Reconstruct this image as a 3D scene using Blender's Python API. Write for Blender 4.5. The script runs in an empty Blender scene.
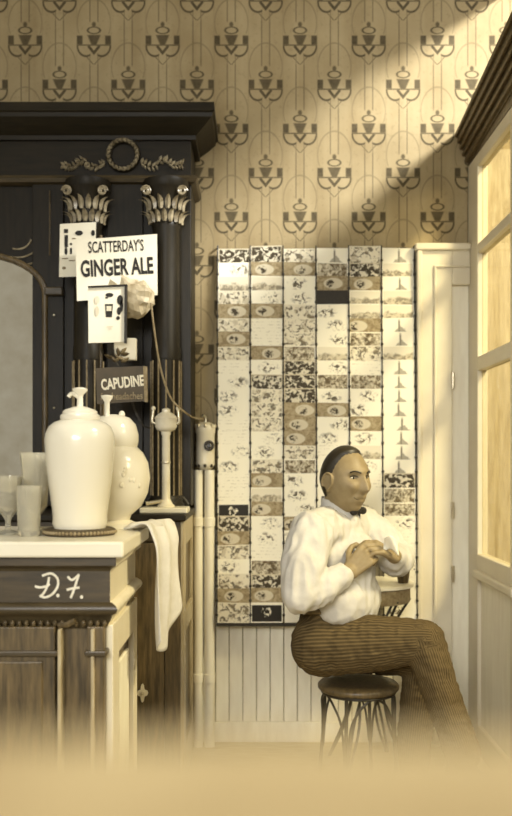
import bpy, bmesh, math, random
import numpy as np
from mathutils import Vector, Matrix, Quaternion
PI = math.pi
sc = bpy.context.scene
C = sc.collection

# ------------------------------------------------------------------ camera
F, CX, CY, CAMZ = 914.0, 256.0, 460.0, 1.25
cam = bpy.data.cameras.new('camera')
cam.sensor_fit = 'AUTO'; cam.sensor_width = 36.0
cam.lens = 36.0 * F / 816.0
cam.shift_y = (CY - 408.0) / 816.0
cam.clip_start = 0.02
cam.dof.use_dof = True
cam.dof.focus_distance = 2.95
cam.dof.aperture_fstop = 2.3
co = bpy.data.objects.new('camera', cam); C.objects.link(co)
co.location = (0, 0, CAMZ); co.rotation_euler = (PI / 2, 0, 0)
sc.camera = co

# ------------------------------------------------------------------ view
sc.view_settings.view_transform = 'Standard'
sc.view_settings.look = 'None'
sc.view_settings.gamma = 1.0
sc.view_settings.use_curve_mapping = False
sc.view_settings.exposure = -0.15
sc.cycles.use_denoising = True
sc.cycles.max_bounces = 6

# ------------------------------------------------------------------ world and lights
world = bpy.data.worlds.new('world'); sc.world = world
world.use_nodes = True
bg = world.node_tree.nodes['Background']
bg.inputs[0].default_value = (1.0, 0.98, 0.93, 1)
bg.inputs[1].default_value = 0.52

def area(name, loc, target, sx, sy, power, color=(1.0, 0.985, 0.94)):
    l = bpy.data.lights.new(name, 'AREA'); l.shape = 'RECTANGLE'
    l.size = sx; l.size_y = sy; l.energy = power; l.color = color
    o = bpy.data.objects.new(name, l); C.objects.link(o)
    o.location = loc
    o.rotation_euler = (Vector(target) - Vector(loc)).to_track_quat('-Z', 'Y').to_euler()
    return o
# daylight falling in over the transom bar, and through the storefront window below it
area('transom_daylight', (3.2, 1.5, 4.72), (0.0, 4.0, 2.4), 0.8, 0.6, 640)
area('window_daylight', (2.9, 0.8, 3.05), (-0.1, 3.2, 1.0), 1.0, 0.7, 122)
fd = area('front_fill', (-0.6, -1.4, 2.2), (0.35, 3.9, 0.35), 1.6, 1.0, 26)   # added fill lamp behind the camera, lifts the low wall and boards
fd.data.spread = math.radians(75)

# ------------------------------------------------------------------ helpers
def W(px, py, Y):
    """photo pixel at depth Y -> world point"""
    return Vector(((px - CX) * Y / F, Y, CAMZ - (py - CY) * Y / F))

def lin(c):
    c /= 255.0
    return c / 12.92 if c <= 0.04045 else ((c + 0.055) / 1.055) ** 2.4
RAMP = [(0.0, (20, 18, 13)), (0.2, (62, 52, 33)), (0.4, (114, 96, 64)), (0.6, (166, 150, 115)),
        (0.8, (213, 203, 177)), (1.0, (246, 241, 221))]
def tone(v):
    v = max(0.0, min(1.0, v))
    for (a, ca), (b, cb) in zip(RAMP, RAMP[1:]):
        if v <= b:
            t = (v - a) / (b - a)
            return tuple(lin(x + (y - x) * t) for x, y in zip(ca, cb)) + (1.0,)

class E:
    """tiny expression layer over math nodes"""
    def __init__(s, nt, sock): s.nt, s.s = nt, sock
    def _op(s, op, *o):
        n = s.nt.nodes.new('ShaderNodeMath'); n.operation = op
        for i, x in enumerate((s,) + o):
            if isinstance(x, E): s.nt.links.new(x.s, n.inputs[i])
            else: n.inputs[i].default_value = float(x)
        return E(s.nt, n.outputs[0])
    def __add__(s, o): return s._op('ADD', o)
    __radd__ = __add__
    def __sub__(s, o): return s._op('SUBTRACT', o)
    def __rsub__(s, o): return s._op('MULTIPLY', -1.0)._op('ADD', o)
    def __mul__(s, o): return s._op('MULTIPLY', o)
    __rmul__ = __mul__
    def __truediv__(s, o): return s._op('DIVIDE', o)
    def abs(s): return s._op('ABSOLUTE')
    def sqrt(s): return s._op('SQRT')
    def max(s, o): return s._op('MAXIMUM', o)
    def min(s, o): return s._op('MINIMUM', o)
    def round(s): return s._op('ROUND')
    def fract(s): return s._op('FRACT')
    def mod(s, o): return s._op('FLOORED_MODULO', o)
    def sin(s): return s._op('SINE')
    def step(s, w, soft):      # 1 where s < w
        n = s.nt.nodes.new('ShaderNodeMapRange'); n.clamp = True
        s.nt.links.new(s.s, n.inputs[0])
        n.inputs[1].default_value = w - soft; n.inputs[2].default_value = w + soft
        n.inputs[3].default_value = 1.0; n.inputs[4].default_value = 0.0
        return E(s.nt, n.outputs[0])

def new_mat(name):
    m = bpy.data.materials.new(name); m.use_nodes = True
    nt = m.node_tree
    return m, nt, nt.nodes['Principled BSDF']
def nmix(nt, fac, a, b):
    n = nt.nodes.new('ShaderNodeMix'); n.data_type = 'RGBA'
    for i, x in ((0, fac), (6, a), (7, b)):
        if isinstance(x, E): nt.links.new(x.s, n.inputs[i])
        elif hasattr(x, 'links'): nt.links.new(x, n.inputs[i])
        elif isinstance(x, (int, float)): n.inputs[i].default_value = x
        else: n.inputs[i].default_value = x
    return n.outputs[2]
def coords(nt, which='Object'):
    t = nt.nodes.new('ShaderNodeTexCoord')
    s = nt.nodes.new('ShaderNodeSeparateXYZ'); nt.links.new(t.outputs[which], s.inputs[0])
    return t.outputs[which], [E(nt, s.outputs[i]) for i in range(3)]
def noise(nt, vec, scale, detail=4, rough=0.55, dist=0.0, stretch=None):
    if stretch:
        mp = nt.nodes.new('ShaderNodeMapping'); nt.links.new(vec, mp.inputs[0]); mp.inputs[3].default_value = stretch
        vec = mp.outputs[0]
    n = nt.nodes.new('ShaderNodeTexNoise'); nt.links.new(vec, n.inputs['Vector'])
    n.inputs['Scale'].default_value = scale; n.inputs['Detail'].default_value = detail
    n.inputs['Roughness'].default_value = rough; n.inputs['Distortion'].default_value = dist
    return E(nt, n.outputs[0])
def combine(nt, x, y, z):
    n = nt.nodes.new('ShaderNodeCombineXYZ')
    for i, v in enumerate((x, y, z)):
        if isinstance(v, E): nt.links.new(v.s, n.inputs[i])
        else: n.inputs[i].default_value = v
    return n.outputs[0]
def bump(nt, b, h, strength, dist):
    n = nt.nodes.new('ShaderNodeBump'); n.inputs['Strength'].default_value = strength
    n.inputs['Distance'].default_value = dist; nt.links.new(h.s, n.inputs['Height'])
    nt.links.new(n.outputs[0], b.inputs['Normal'])

MATS = {}
def mat(name, t, rough=0.6, var=0.06, scale=8, metal=0.0, spec=0.5, bmp=0.0, stretch=None, detail=4, bscale=None, bdist=0.01, pale=0.0):
    if name in MATS: return MATS[name]
    m, nt, b = new_mat(name)
    v, xyz = coords(nt)
    n = noise(nt, v, scale, detail, stretch=stretch)
    k = (n - 0.5).step(0, 0.22)
    dp = lambda c: tuple(q + (0.3 * c[0] + 0.6 * c[1] + 0.1 * c[2] - q) * pale for q in c[:3]) + (1.0,)
    nt.links.new(nmix(nt, k, dp(tone(t + var)), dp(tone(t - var))), b.inputs['Base Color'])
    b.inputs['Roughness'].default_value = rough; b.inputs['Metallic'].default_value = metal
    b.inputs['Specular IOR Level'].default_value = spec
    if bmp: bump(nt, b, noise(nt, v, bscale or scale, 3), bmp, bdist)
    MATS[name] = m
    return m

# dark quarter-sawn wood: grain running along a chosen axis
def wood(name, t, var, axis='z', rough=0.35, spec=0.5):
    st = {'z': (9, 9, 1.0), 'x': (1.0, 9, 9), 'y': (9, 1.0, 9)}[axis]
    return mat(name, t, rough, var, 9, spec=spec, bmp=0.12, stretch=st, detail=6)
M = {}
M['dark'] = wood('dark_wood', 0.075, 0.03, rough=0.45, spec=0.22)
M['dark_x'] = wood('dark_wood_lengthwise', 0.075, 0.03, 'x', rough=0.45, spec=0.22)
M['oak'] = wood('stained_oak', 0.28, 0.12, rough=0.4)
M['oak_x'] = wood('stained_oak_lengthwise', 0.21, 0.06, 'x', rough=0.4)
M['carve'] = mat('carved_wood_polished', 0.5, 0.3, 0.2, 30, spec=0.6)
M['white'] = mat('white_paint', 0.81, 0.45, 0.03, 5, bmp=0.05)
M['cream'] = mat('cream_paint', 0.93, 0.5, 0.04, 6, bmp=0.05, stretch=(6, 6, 1))
M['marble'] = mat('white_marble', 0.88, 0.25, 0.02, 4)
M['porcelain'] = mat('white_porcelain', 0.87, 0.18, 0.015, 3)
M['enamel'] = mat('white_enamel', 0.84, 0.3, 0.06, 14)
M['nickel'] = mat('nickel', 0.8, 0.28, 0.05, 20, metal=0.9)
M['wire'] = mat('dark_wire', 0.10, 0.4, 0.03, 20)
M['cloth'] = mat('white_cloth', 0.75, 0.9, 0.03, 20, pale=0.6, bmp=0.3, bscale=40, bdist=0.004)
M['paper'] = mat('white_paper', 0.92, 0.8, 0.03, 6)
M['paper_old'] = mat('old_paper', 0.82, 0.8, 0.05, 8)
M['ink'] = mat('black_ink', 0.04, 0.7, 0.01, 8)
M['grey_ink'] = mat('grey_ink', 0.45, 0.7, 0.08, 40)
M['brownboard'] = mat('brown_board', 0.24, 0.6, 0.04, 20)
M['chalk'] = mat('chalk', 0.88, 0.9, 0.06, 60)
M['skin'] = mat('skin', 0.5, 0.5, 0.03, 30, spec=0.35)
M['hair'] = mat('dark_hair', 0.1, 0.45, 0.05, 60, stretch=(1, 4, 4))
M['shoe'] = mat('black_leather', 0.08, 0.35, 0.02, 20)
M['rubber'] = mat('black_cord', 0.09, 0.5, 0.02, 20)
M['tan'] = mat('tan_cane', 0.5, 0.7, 0.08, 60)
M['bag'] = mat('brown_paper_bag', 0.62, 0.55, 0.1, 25)
M['pale_wood'] = wood('pale_and_lit_wood', 0.62, 0.08)  # paleness carries painted light on side frame and pier edges; also the outer pier
M['ledge'] = mat('worn_tan_counter', 0.53, 0.8, 0.06, 14)

class MB:
    def __init__(s): s.v, s.f = [], []
    def add(s, vs, fs):
        o = len(s.v); s.v += [tuple(v) for v in vs]; s.f += [tuple(i + o for i in f) for f in fs]; return s
    def box(s, x0, x1, y0, y1, z0, z1):
        return s.add([(x0, y0, z0), (x1, y0, z0), (x1, y1, z0), (x0, y1, z0), (x0, y0, z1), (x1, y0, z1), (x1, y1, z1), (x0, y1, z1)],
                     [(0, 3, 2, 1), (4, 5, 6, 7), (0, 1, 5, 4), (1, 2, 6, 5), (2, 3, 7, 6), (3, 0, 4, 7)])
    def tube(s, pts, r, n=8, caps=True):
        pts = [Vector(p) for p in pts]
        rs = r if isinstance(r, (list, tuple)) else [r] * len(pts)
        up = None; rings = []
        for i, p in enumerate(pts):
            d = (pts[min(i + 1, len(pts) - 1)] - pts[max(i - 1, 0)]).normalized()
            if up is None: up = Vector((0, 0, 1)) if abs(d.z) < 0.9 else Vector((1, 0, 0))
            a = d.cross(up).normalized(); up = a.cross(d).normalized()
            rings.append([p + (a * math.cos(2 * PI * k / n) + up * math.sin(2 * PI * k / n)) * rs[i] for k in range(n)])
        vs = [v for r_ in rings for v in r_]; fs = []
        for i in range(len(pts) - 1):
            for k in range(n):
                fs.append((i * n + k, i * n + (k + 1) % n, (i + 1) * n + (k + 1) % n, (i + 1) * n + k))
        if caps:
            fs.append(tuple(reversed(range(n)))); fs.append(tuple((len(pts) - 1) * n + k for k in range(n)))
        return s.add(vs, fs)
    def lathe(s, prof, c=(0, 0, 0), n=32, sq=1.0):
        """profile (r,z) around a vertical axis"""
        vs, fs = [], []
        for r, z in prof:
            for k in range(n):
                a = 2 * PI * k / n
                vs.append((c[0] + r * math.cos(a), c[1] + r * math.sin(a) * sq, c[2] + z))
        for i in range(len(prof) - 1):
            for k in range(n):
                fs.append((i * n + k, i * n + (k + 1) % n, (i + 1) * n + (k + 1) % n, (i + 1) * n + k))
        fs.append(tuple(reversed(range(n)))); fs.append(tuple((len(prof) - 1) * n + k for k in range(n)))
        return s.add(vs, fs)
    def capsule(s, p0, r0, p1, r1, n=14, m=5):
        p0, p1 = Vector(p0), Vector(p1); d = p1 - p0
        d = d.normalized() if d.length > 1e-6 else Vector((0, 0, 1))
        a = d.orthogonal().normalized(); b = d.cross(a)
        prof = [(-r0 * math.cos(PI / 2 * i / m), r0 * math.sin(PI / 2 * i / m), p0) for i in range(m + 1)]
        prof += [(r1 * math.sin(PI / 2 * i / m), r1 * math.cos(PI / 2 * i / m), p1) for i in range(m + 1)]
        vs, fs = [], []
        for h, r, c in prof:
            r = max(r, 1e-4)
            for k in range(n):
                t = 2 * PI * k / n; vs.append(c + d * h + (a * math.cos(t) + b * math.sin(t)) * r)
        L = len(prof)
        for i in range(L - 1):
            for k in range(n): fs.append((i * n + k, i * n + (k + 1) % n, (i + 1) * n + (k + 1) % n, (i + 1) * n + k))
        fs.append(tuple(reversed(range(n)))); fs.append(tuple((L - 1) * n + k for k in range(n)))
        return s.add(vs, fs)
    def ellipsoid(s, c, r, n=16, m=10, rot=None):
        vs, fs = [], []
        c = Vector(c)
        for i in range(m + 1):
            ph = PI * i / m
            for k in range(n):
                t = 2 * PI * k / n
                q = Vector((r[0] * max(math.sin(ph), 1e-3) * math.cos(t), r[1] * max(math.sin(ph), 1e-3) * math.sin(t), -r[2] * math.cos(ph)))
                if rot is not None: q = rot @ q
                vs.append(c + q)
        for i in range(m):
            for k in range(n): fs.append((i * n + k, i * n + (k + 1) % n, (i + 1) * n + (k + 1) % n, (i + 1) * n + k))
        fs.append(tuple(reversed(range(n)))); fs.append(tuple(m * n + k for k in range(n)))
        return s.add(vs, fs)
    def torus(s, c, R, r, axis='y', n=24, m=8, a0=0, a1=2 * PI, rz=None):
        pts = []
        full = abs(a1 - a0) > 2 * PI - 1e-3
        for k in range(n + 1):
            a = a0 + (a1 - a0) * k / n
            u, v = R * math.cos(a), (rz or R) * math.sin(a)
            o = {'y': (u, 0, v), 'z': (u, v, 0), 'x': (0, u, v)}[axis]
            pts.append((c[0] + o[0], c[1] + o[1], c[2] + o[2]))
        return s.tube(pts, r, m, caps=not full)
    def prism(s, poly, y0, y1):
        """polygon in X,Z extruded along Y"""
        n = len(poly)
        vs = [(x, y0, z) for x, z in poly] + [(x, y1, z) for x, z in poly]
        fs = [tuple(range(n)), tuple(reversed(range(n, 2 * n)))]
        for k in range(n): fs.append((k, k + n, (k + 1) % n + n, (k + 1) % n))
        return s.add(vs, fs)
    def sweep(s, prof, path):
        """prof: list (offset,z); path(o) -> list of (x,y)"""
        rows = [[(x, y, z) for x, y in path(o)] for o, z in prof]
        k = len(rows[0]); vs = [v for r in rows for v in r]; fs = []
        for i in range(len(rows) - 1):
            for j in range(k - 1): fs.append((i * k + j, i * k + j + 1, (i + 1) * k + j + 1, (i + 1) * k + j))
        return s.add(vs, fs)
    def build(s, name, m, parent=None, smooth=False, bevel=0.0, seg=2):
        me = bpy.data.meshes.new(name); me.from_pydata(s.v, [], s.f); me.update()
        bm = bmesh.new(); bm.from_mesh(me); bmesh.ops.recalc_face_normals(bm, faces=bm.faces); bm.to_mesh(me); bm.free()
        me.materials.append(m)
        if smooth:
            for p in me.polygons: p.use_smooth = True
            try: me.set_sharp_from_angle(angle=math.radians(50))
            except Exception: pass
        o = bpy.data.objects.new(name, me); C.objects.link(o)
        if bevel:
            b = o.modifiers.new('bevel', 'BEVEL'); b.width = bevel; b.segments = seg; b.limit_method = 'ANGLE'
        if parent is not None: attach(o, parent)
        return o

def wloc(o):
    v = Vector((0, 0, 0)); m = Matrix.Identity(4)
    while o is not None:
        m = Matrix.LocRotScale(o.location, o.rotation_euler, o.scale) @ m
        if o.parent is not None: m = o.matrix_parent_inverse @ m
        o = o.parent
    return m
def attach(o, parent):
    """parent so that geometry given in world coordinates stays where it is"""
    o.parent = parent
    o.matrix_parent_inverse = wloc(parent).inverted()
def thing(name, label, cat, loc=(0, 0, 0), group=None):
    o = bpy.data.objects.new(name, None); C.objects.link(o); o.location = loc; o.empty_display_size = 0.05
    return tag(o, label, cat, group)
def tag(o, label, cat=None, group=None):
    o['label'] = label
    if cat: o['category'] = cat
    if group: o['group'] = group
    return o
def struct(o, label=None):
    o['kind'] = 'structure'
    if label: o['label'] = label
    return o
def bez(pts, n=10):
    """Catmull-Rom through points"""
    P = [Vector(p) for p in pts]; P = [P[0]] + P + [P[-1]]; out = []
    for i in range(1, len(P) - 2):
        for k in range(n):
            t = k / n; a, b, c, d = P[i - 1:i + 3]
            out.append(0.5 * ((2 * b) + (c - a) * t + (2 * a - 5 * b + 4 * c - d) * t * t + (3 * b - a - 3 * c + d) * t ** 3))
    out.append(P[-2]); return out
def text(s, wd, ht, m, parent, loc, rot=0.0, off=0.0, name='lettering'):
    cu = bpy.data.curves.new('t', 'FONT'); cu.body = s; cu.size = 1.0; cu.align_x = 'CENTER'; cu.align_y = 'CENTER'
    cu.offset = off; cu.resolution_u = 3
    t = bpy.data.objects.new('t', cu); C.objects.link(t)
    dg = bpy.context.evaluated_depsgraph_get()
    me = bpy.data.meshes.new_from_object(t.evaluated_get(dg))
    bpy.data.objects.remove(t)
    xs_ = [v.co.x for v in me.vertices]; ys_ = [v.co.y for v in me.vertices]
    me.transform(Matrix.Translation((-(min(xs_) + max(xs_)) / 2, -(min(ys_) + max(ys_)) / 2, 0)))
    me.transform(Matrix.Diagonal((wd / (max(xs_) - min(xs_)), ht / (max(ys_) - min(ys_)), 1, 1)))
    me.transform(Matrix.Translation(loc) @ Matrix.Rotation(-rot, 4, 'Y') @ Matrix.Rotation(PI / 2, 4, 'X')); me.materials.clear(); me.materials.append(m); me.name = name
    o = bpy.data.objects.new(name, me); C.objects.link(o); attach(o, parent); return o

# ================================================================== SETTING
WALL_Y = 4.06
SX = 0.942          # plane of the storefront side
# ---- wallpaper: half-drop three-light sconce motif with paired vertical ribbons
def wallpaper():
    m, nt, b = new_mat('wallpaper')
    v, (x, y, z) = coords(nt)
    u0, w0, PX, PZ = 0.1955, 2.724, 0.3052, 0.392
    k = ((x - u0) / (PX / 2)).round()
    u = ((x - u0) - k * (PX / 2)) * 225.1               # in photo pixels, -17..17
    odd = k.mod(2.0)
    t = ((z - w0) + odd * (PZ / 2) + PZ * 0.28) / PZ
    w = (t.fract() * PZ - PZ * 0.28) * 225.1             # motif centre at 0, -24.7..63.5
    a = u.abs()
    def line(d, wd): return d.abs().step(wd, 0.45)
    def ell(cx, cy, rx, ry): return (((a - cx) / rx) * ((a - cx) / rx) + ((w - cy) / ry) * ((w - cy) / ry)).sqrt()
    tul = (a - (w * 0.42 + 4.6)).step(0, 0.8) * (w.abs()).step(5.0, 0.6) * 0.95
    cup = (a - 14.2).abs().step(2.9, 0.6) * (w + 0.2).abs().step(4.6, 0.7)
    loop = line((ell(0, 9.6, 6.2, 3.3) - 1.0) * 4.0, 0.65)
    bud = ell(0, 15.5, 2.0, 2.6).step(1, 0.3) * 0.9
    bar = line(w + 5.2, 0.6) * a.step(16.0, 0.5)
    lobe = line((ell(7.8, -6.0, 8.6, 10.2) - 1.0) * 9.0, 0.9) * (w + 4.6).step(0, 0.5) * (3.4 - a).step(0, 0.6)
    heart = line(w + 13.0 - a * 1.25, 2.2) * (w + 5.5).step(0, 0.5) * (a).step(6.5, 0.6)
    vee = line(w + 25.0 - a * 1.1, 0.6) * a.step(8.0, 0.6) * 0.85
    rib = line(a - 4.0, 0.5) * (18.0 - w).step(0, 1.0) * 0.75
    rib2 = line(a - 4.0, 0.5) * (w + 16).step(0, 1) * 0.5
    arc = line((ell(0, 17.0, 16.6, 24.0) - 1.0) * 18, 0.6) * (a - 9).step(14, 9) * (6.0 - w).step(0, 1) * 0.4
    tas = line(a - 17.0, 0.4) * 0.14
    ink = tul
    for q in (cup, loop, bud, bar, lobe, heart, vee, rib, rib2, arc, tas): ink = ink.max(q)
    n1 = noise(nt, v, 5, 4); n2 = noise(nt, v, 60, 3); n3 = noise(nt, v, 10, 3, stretch=(1, 1, 0.06))
    base = nmix(nt, (n1 * 0.5 + n3 * 0.5 - 0.5).step(0, 0.16), tone(0.60), tone(0.50))
    dirt = (n2 - 0.36).step(0, 0.06) * 0.16
    base2 = nmix(nt, dirt, base, tone(0.3))
    col = nmix(nt, ink * (0.66 + n2 * 0.3), base2, tone(0.12))
    nt.links.new(col, b.inputs['Base Color']); b.inputs['Roughness'].default_value = 0.85
    b.inputs['Specular IOR Level'].default_value = 0.2
    return m
wall = struct(MB().box(-2.6, 1.6, WALL_Y, WALL_Y + 0.12, 0, 3.75).build('wall_back', wallpaper()), 'back wall in tan wallpaper with dark sconce pattern')
floor = struct(MB().box(-2.6, 1.6, -0.6, WALL_Y + 0.1, -0.1, 0).build('floor', wood('floor_boards', 0.66, 0.07, 'x', rough=0.6)), 'worn wooden floor')
ceil = struct(MB().box(-2.6, 1.6, 0.6, WALL_Y + 0.1, 3.75, 3.85).build('ceiling', M['cream']), 'plain ceiling')
struct(MB().box(-2.7, -2.6, 2.9, WALL_Y, 0, 3.75).build('wall_left', M['cream']), 'plain left wall')

# beadboard wainscot: one board after another
bw = 0.0605
x = -0.24; i = 0
bmesh0 = None
while x < 0.70:
    if bmesh0 is None:
        bd = MB().box(0.0015, bw - 0.0015, WALL_Y - 0.012, WALL_Y + 0.001, 0.09, 0.92).build('board', M['cream'], bevel=0.003)
        bmesh0 = bd
    else:
        bd = bmesh0.copy(); C.objects.link(bd)
    bd.location.x = x; bd.parent = wall
    x += bw; i += 1
struct(MB().box(-0.24, 0.70, WALL_Y - 0.02, WALL_Y, 0, 0.09).build('baseboard_back', M['cream'], bevel=0.004), 'cream baseboard under the beadboard')
struct(MB().box(-0.24, 0.70, WALL_Y - 0.028, WALL_Y, 0.92, 0.95).build('trim_1', M['cream'], bevel=0.006), 'cream cap rail on the beadboard')

# ---- white door with stepped casing in the back wall, right of the rack
dx0 = 0.706
dr = MB().box(0.862, SX - 0.001, WALL_Y - 0.012, WALL_Y, 0, 2.02).build('door_1', M['cream']); struct(dr, 'cream door in a wide stepped white casing')
MB().box(dx0, 0.862, WALL_Y - 0.045, WALL_Y, 0, 2.19).build('casing', M['white'], dr, bevel=0.004)
MB().box(0.862, SX - 0.001, WALL_Y - 0.045, WALL_Y, 2.02, 2.19).build('casing', M['white'], dr, bevel=0.004)
MB().box(dx0 - 0.008, SX - 0.001, WALL_Y - 0.065, WALL_Y, 2.17, 2.20).build('casing_cap', M['white'], dr, bevel=0.006)
MB().box(dx0, dx0 + 0.022, WALL_Y - 0.06, WALL_Y - 0.04, 0, 2.17).build('casing_bead', M['white'], dr, bevel=0.006)
MB().box(dx0 + 0.075, dx0 + 0.085, WALL_Y - 0.055, WALL_Y - 0.04, 0, 2.10).build('casing_bead', M['white'], dr, bevel=0.004)
MB().box(dx0 + 0.075, SX - 0.001, WALL_Y - 0.055, WALL_Y - 0.04, 2.095, 2.105).build('casing_bead', M['white'], dr, bevel=0.004)
for hz in (1.60, 1.03, 0.75):
    MB().tube([(0.864, WALL_Y - 0.05, hz - 0.035), (0.864, WALL_Y - 0.05, hz + 0.035)], 0.007, 8).build('hinge', M['nickel'], dr, True)

# ---- storefront side: glazed door near the corner, windows towards the street beyond
def glass_mat():
    m, nt, b = new_mat('window_glass')
    out = nt.nodes['Material Output']
    tr = nt.nodes.new('ShaderNodeBsdfTransparent'); tr.inputs[0].default_value = tone(0.93)
    gl = nt.nodes.new('ShaderNodeBsdfGlossy'); gl.inputs['Roughness'].default_value = 0.05
    mx = nt.nodes.new('ShaderNodeMixShader'); mx.inputs[0].default_value = 0.12
    nt.links.new(tr.outputs[0], mx.inputs[1]); nt.links.new(gl.outputs[0], mx.inputs[2]); nt.links.new(mx.outputs[0], out.inputs[0])
    return m
M['glass'] = glass_mat()
def sash(name, label, y0, y1, rails, stile, panel_top):
    """white framed glazed leaf in the plane X = SX between depths y0 (far) and y1 (near)"""
    fr = MB()
    o = struct(MB().box(SX, SX + 0.045, y0 - stile, y0, 0, 2.555).build(name, M['white'], bevel=0.005), label)
    MB().box(SX, SX + 0.045, y1, y1 + 0.09, 0, 2.555).build('stile', M['white'], o, bevel=0.005)
    a, b_ = y1 + 0.09, y0 - stile
    for z0, z1 in rails:
        MB().box(SX, SX + 0.045, a, b_, z0, z1).build('rail', M['white'], o, bevel=0.005)
    MB().box(SX + 0.016, SX + 0.032, a, b_, 0.12, panel_top).build('panel', M['cream'], o)
    MB().box(SX - 0.022, SX + 0.02, a - 0.09, b_, panel_top + 0.005, panel_top + 0.04).build('panel_moulding', M['white'], o, bevel=0.008)
    zz = [r for r in rails]
    for (za, zb), (zc, zd) in zip(zz[1:], zz[2:]):
        p = MB().box(SX + 0.02, SX + 0.024, a, b_, zb, zc).build('pane', M['glass'], o)
    return o
R_ = [(0, 0.12), (0.745, 0.85), (1.63, 1.69), (2.13, 2.17), (2.50, 2.555)]
d2 = sash('door_2', 'white glazed door with moulded lower panel at the corner', WALL_Y, 3.30, R_, 0.17, 0.745)
MB().box(SX, SX + 0.045, -0.4, WALL_Y, 2.556, 2.70).build('transom_rail', M['oak'], d2)
w1 = sash('window_1', 'tall white framed shop window beside the glazed door', 3.28, 1.70, [(0, 0.1), (0.5, 0.56), (2.50, 2.555)], 0.09, 0.5)
w2 = sash('window_2', 'wide white framed shop window towards the street', 1.66, -0.4, [(0, 0.1), (0.5, 0.56), (2.50, 2.555)], 0.09, 0.5)
struct(MB().box(SX + 0.046, 1.6, WALL_Y - 0.03, WALL_Y - 0.001, 0, 2.62).build('trim_4', M['pale_wood']), 'cream outer pier seen through the door glass')
struct(MB().box(SX + 0.02, SX + 0.14, 0.6, WALL_Y, 3.30, 3.75).build('added_soffit', M['cream']), 'plain wall piece added above the transom to cut the light')  # added out of view to keep the top of the back wall darker
# dark reeded transom bar, tilted inwards
tb0, tb1 = 4.045, 2.4
def tpt(y, top, out=0.0):
    s = (tb0 - y)
    return (0.884 - out if top else SX - 0.004 - out, y, (2.700 + 0.115 * s) if top else (2.560 + 0.06 * s))
tbm = MB()
q = [tpt(tb0, 0), tpt(tb1, 0), tpt(tb1, 1), tpt(tb0, 1)]
q2 = [(p[0] + 0.05, p[1], p[2] + 0.01) for p in q]
tbm.add(q + q2, [(0, 1, 2, 3), (7, 6, 5, 4), (0, 4, 5, 1), (1, 5, 6, 2), (2, 6, 7, 3), (3, 7, 4, 0)])
tb = struct(tbm.build('trim_2', M['oak'], None), 'dark reeded transom bar leaning inwards above the door')
for k in range(5):
    t = 0.1 + 0.2 * k
    pa = Vector(tpt(tb0, 0, 0.003)).lerp(Vector(tpt(tb0, 1, 0.003)), t); pb = Vector(tpt(tb1, 0, 0.003)).lerp(Vector(tpt(tb1, 1, 0.003)), t)
    MB().tube([pa, pb], 0.009, 6).build('reed', M['oak'], tb, True)

# ================================================================== BACK BAR
BX, BY = -0.27, 3.80          # right side and front of the upper part
bb = thing('back_bar', 'tall dark carved wooden back bar with columns and cornice', 'back bar', (-0.9, 3.75, 0))
path = lambda o: [(-1.7, BY - o), (BX + o, BY - o), (BX + o, WALL_Y - 0.002)]
MB().sweep([(-0.02, 2.70), (0.1, 2.70), (0.102, 2.665), (0.094, 2.66), (0.09, 2.645), (0.06, 2.62), (0.03, 2.597), (0.022, 2.592), (0.02, 2.575), (-0.02, 2.575)], path).build('cornice', M['dark_x'], bb, bevel=0)
MB().box(-1.7, BX + 0.0, BY, WALL_Y - 0.002, 2.40, 2.69).build('frieze', M['dark_x'], bb)
MB().sweep([(-0.01, 2.43), (0.022, 2.427), (0.028, 2.415), (0.02, 2.40), (-0.01, 2.392)], path).build('moulding', M['oak_x'], bb)
MB().box(-1.7, BX, BY + 0.02, WALL_Y - 0.002, 1.06, 2.40).build('back_panel', M['dark'], bb)
# side and intermediate stiles of the panel
for x0, x1 in ((BX - 0.05, BX), (-0.93, -0.80), (-0.62, -0.47)):
    MB().box(x0, x1, BY, BY + 0.03, 1.06, 2.40).build('stile', M['dark'], bb, bevel=0.003)
# wreath and leaf swags on the frieze
wc = W(123, 155, BY - 0.01); wc.y = BY - 0.012
wr = MB().torus(wc, 0.060, 0.012, 'y', 28, 8).build('wreath', M['dark'], bb, True)
leaf_proto = None
random.seed(3)
def leaf(parent, c, ang, L, wd, m=M['carve'], tilt=0.3, name='carved_leaf'):
    """small carved leaf in the X-Z plane with a raised midrib"""
    ux = Vector((math.cos(ang), 0, math.sin(ang))); uy = Vector((-math.sin(ang), 0, math.cos(ang))); n = Vector((0, -1, 0))
    c = Vector(c); vs = []; fs = []
    K = 6
    for k in range(K + 1):
        t = k / K; w_ = wd * math.sin(PI * min(1, t * 0.92 + 0.08)) ; h = L * tilt * math.sin(PI * t) * 0.5 + L * tilt * 0.5 * t
        p = c + ux * (L * t) + n * h
        vs += [p - uy * w_ - n * 0.002, p + n * wd * 0.5, p + uy * w_ - n * 0.002]
        if k: 
            a = (k - 1) * 3; fs += [(a, a + 1, a + 4, a + 3), (a + 1, a + 2, a + 5, a + 4)]
    o = len(vs); vs += [v - n * (L * tilt + 0.004) for v in vs[:]]
    bot = [(0 + o, 2 + o, 3 * K + 2 + o, 3 * K + o)]
    for k in range(K):
        a = 3 * k; fs += [(a, a + 3, a + 3 + o, a + o), (a + 2, a + 2 + o, a + 5 + o, a + 5)]
    fs += [(0, o, 1 + o, 1), (1, 1 + o, 2 + o, 2), (3 * K, 3 * K + 1, 3 * K + 1 + o, 3 * K + o), (3 * K + 1, 3 * K + 2, 3 * K + 2 + o, 3 * K + 1 + o)]
    return MB().add(vs, fs).build(name, m, parent, True)
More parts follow.
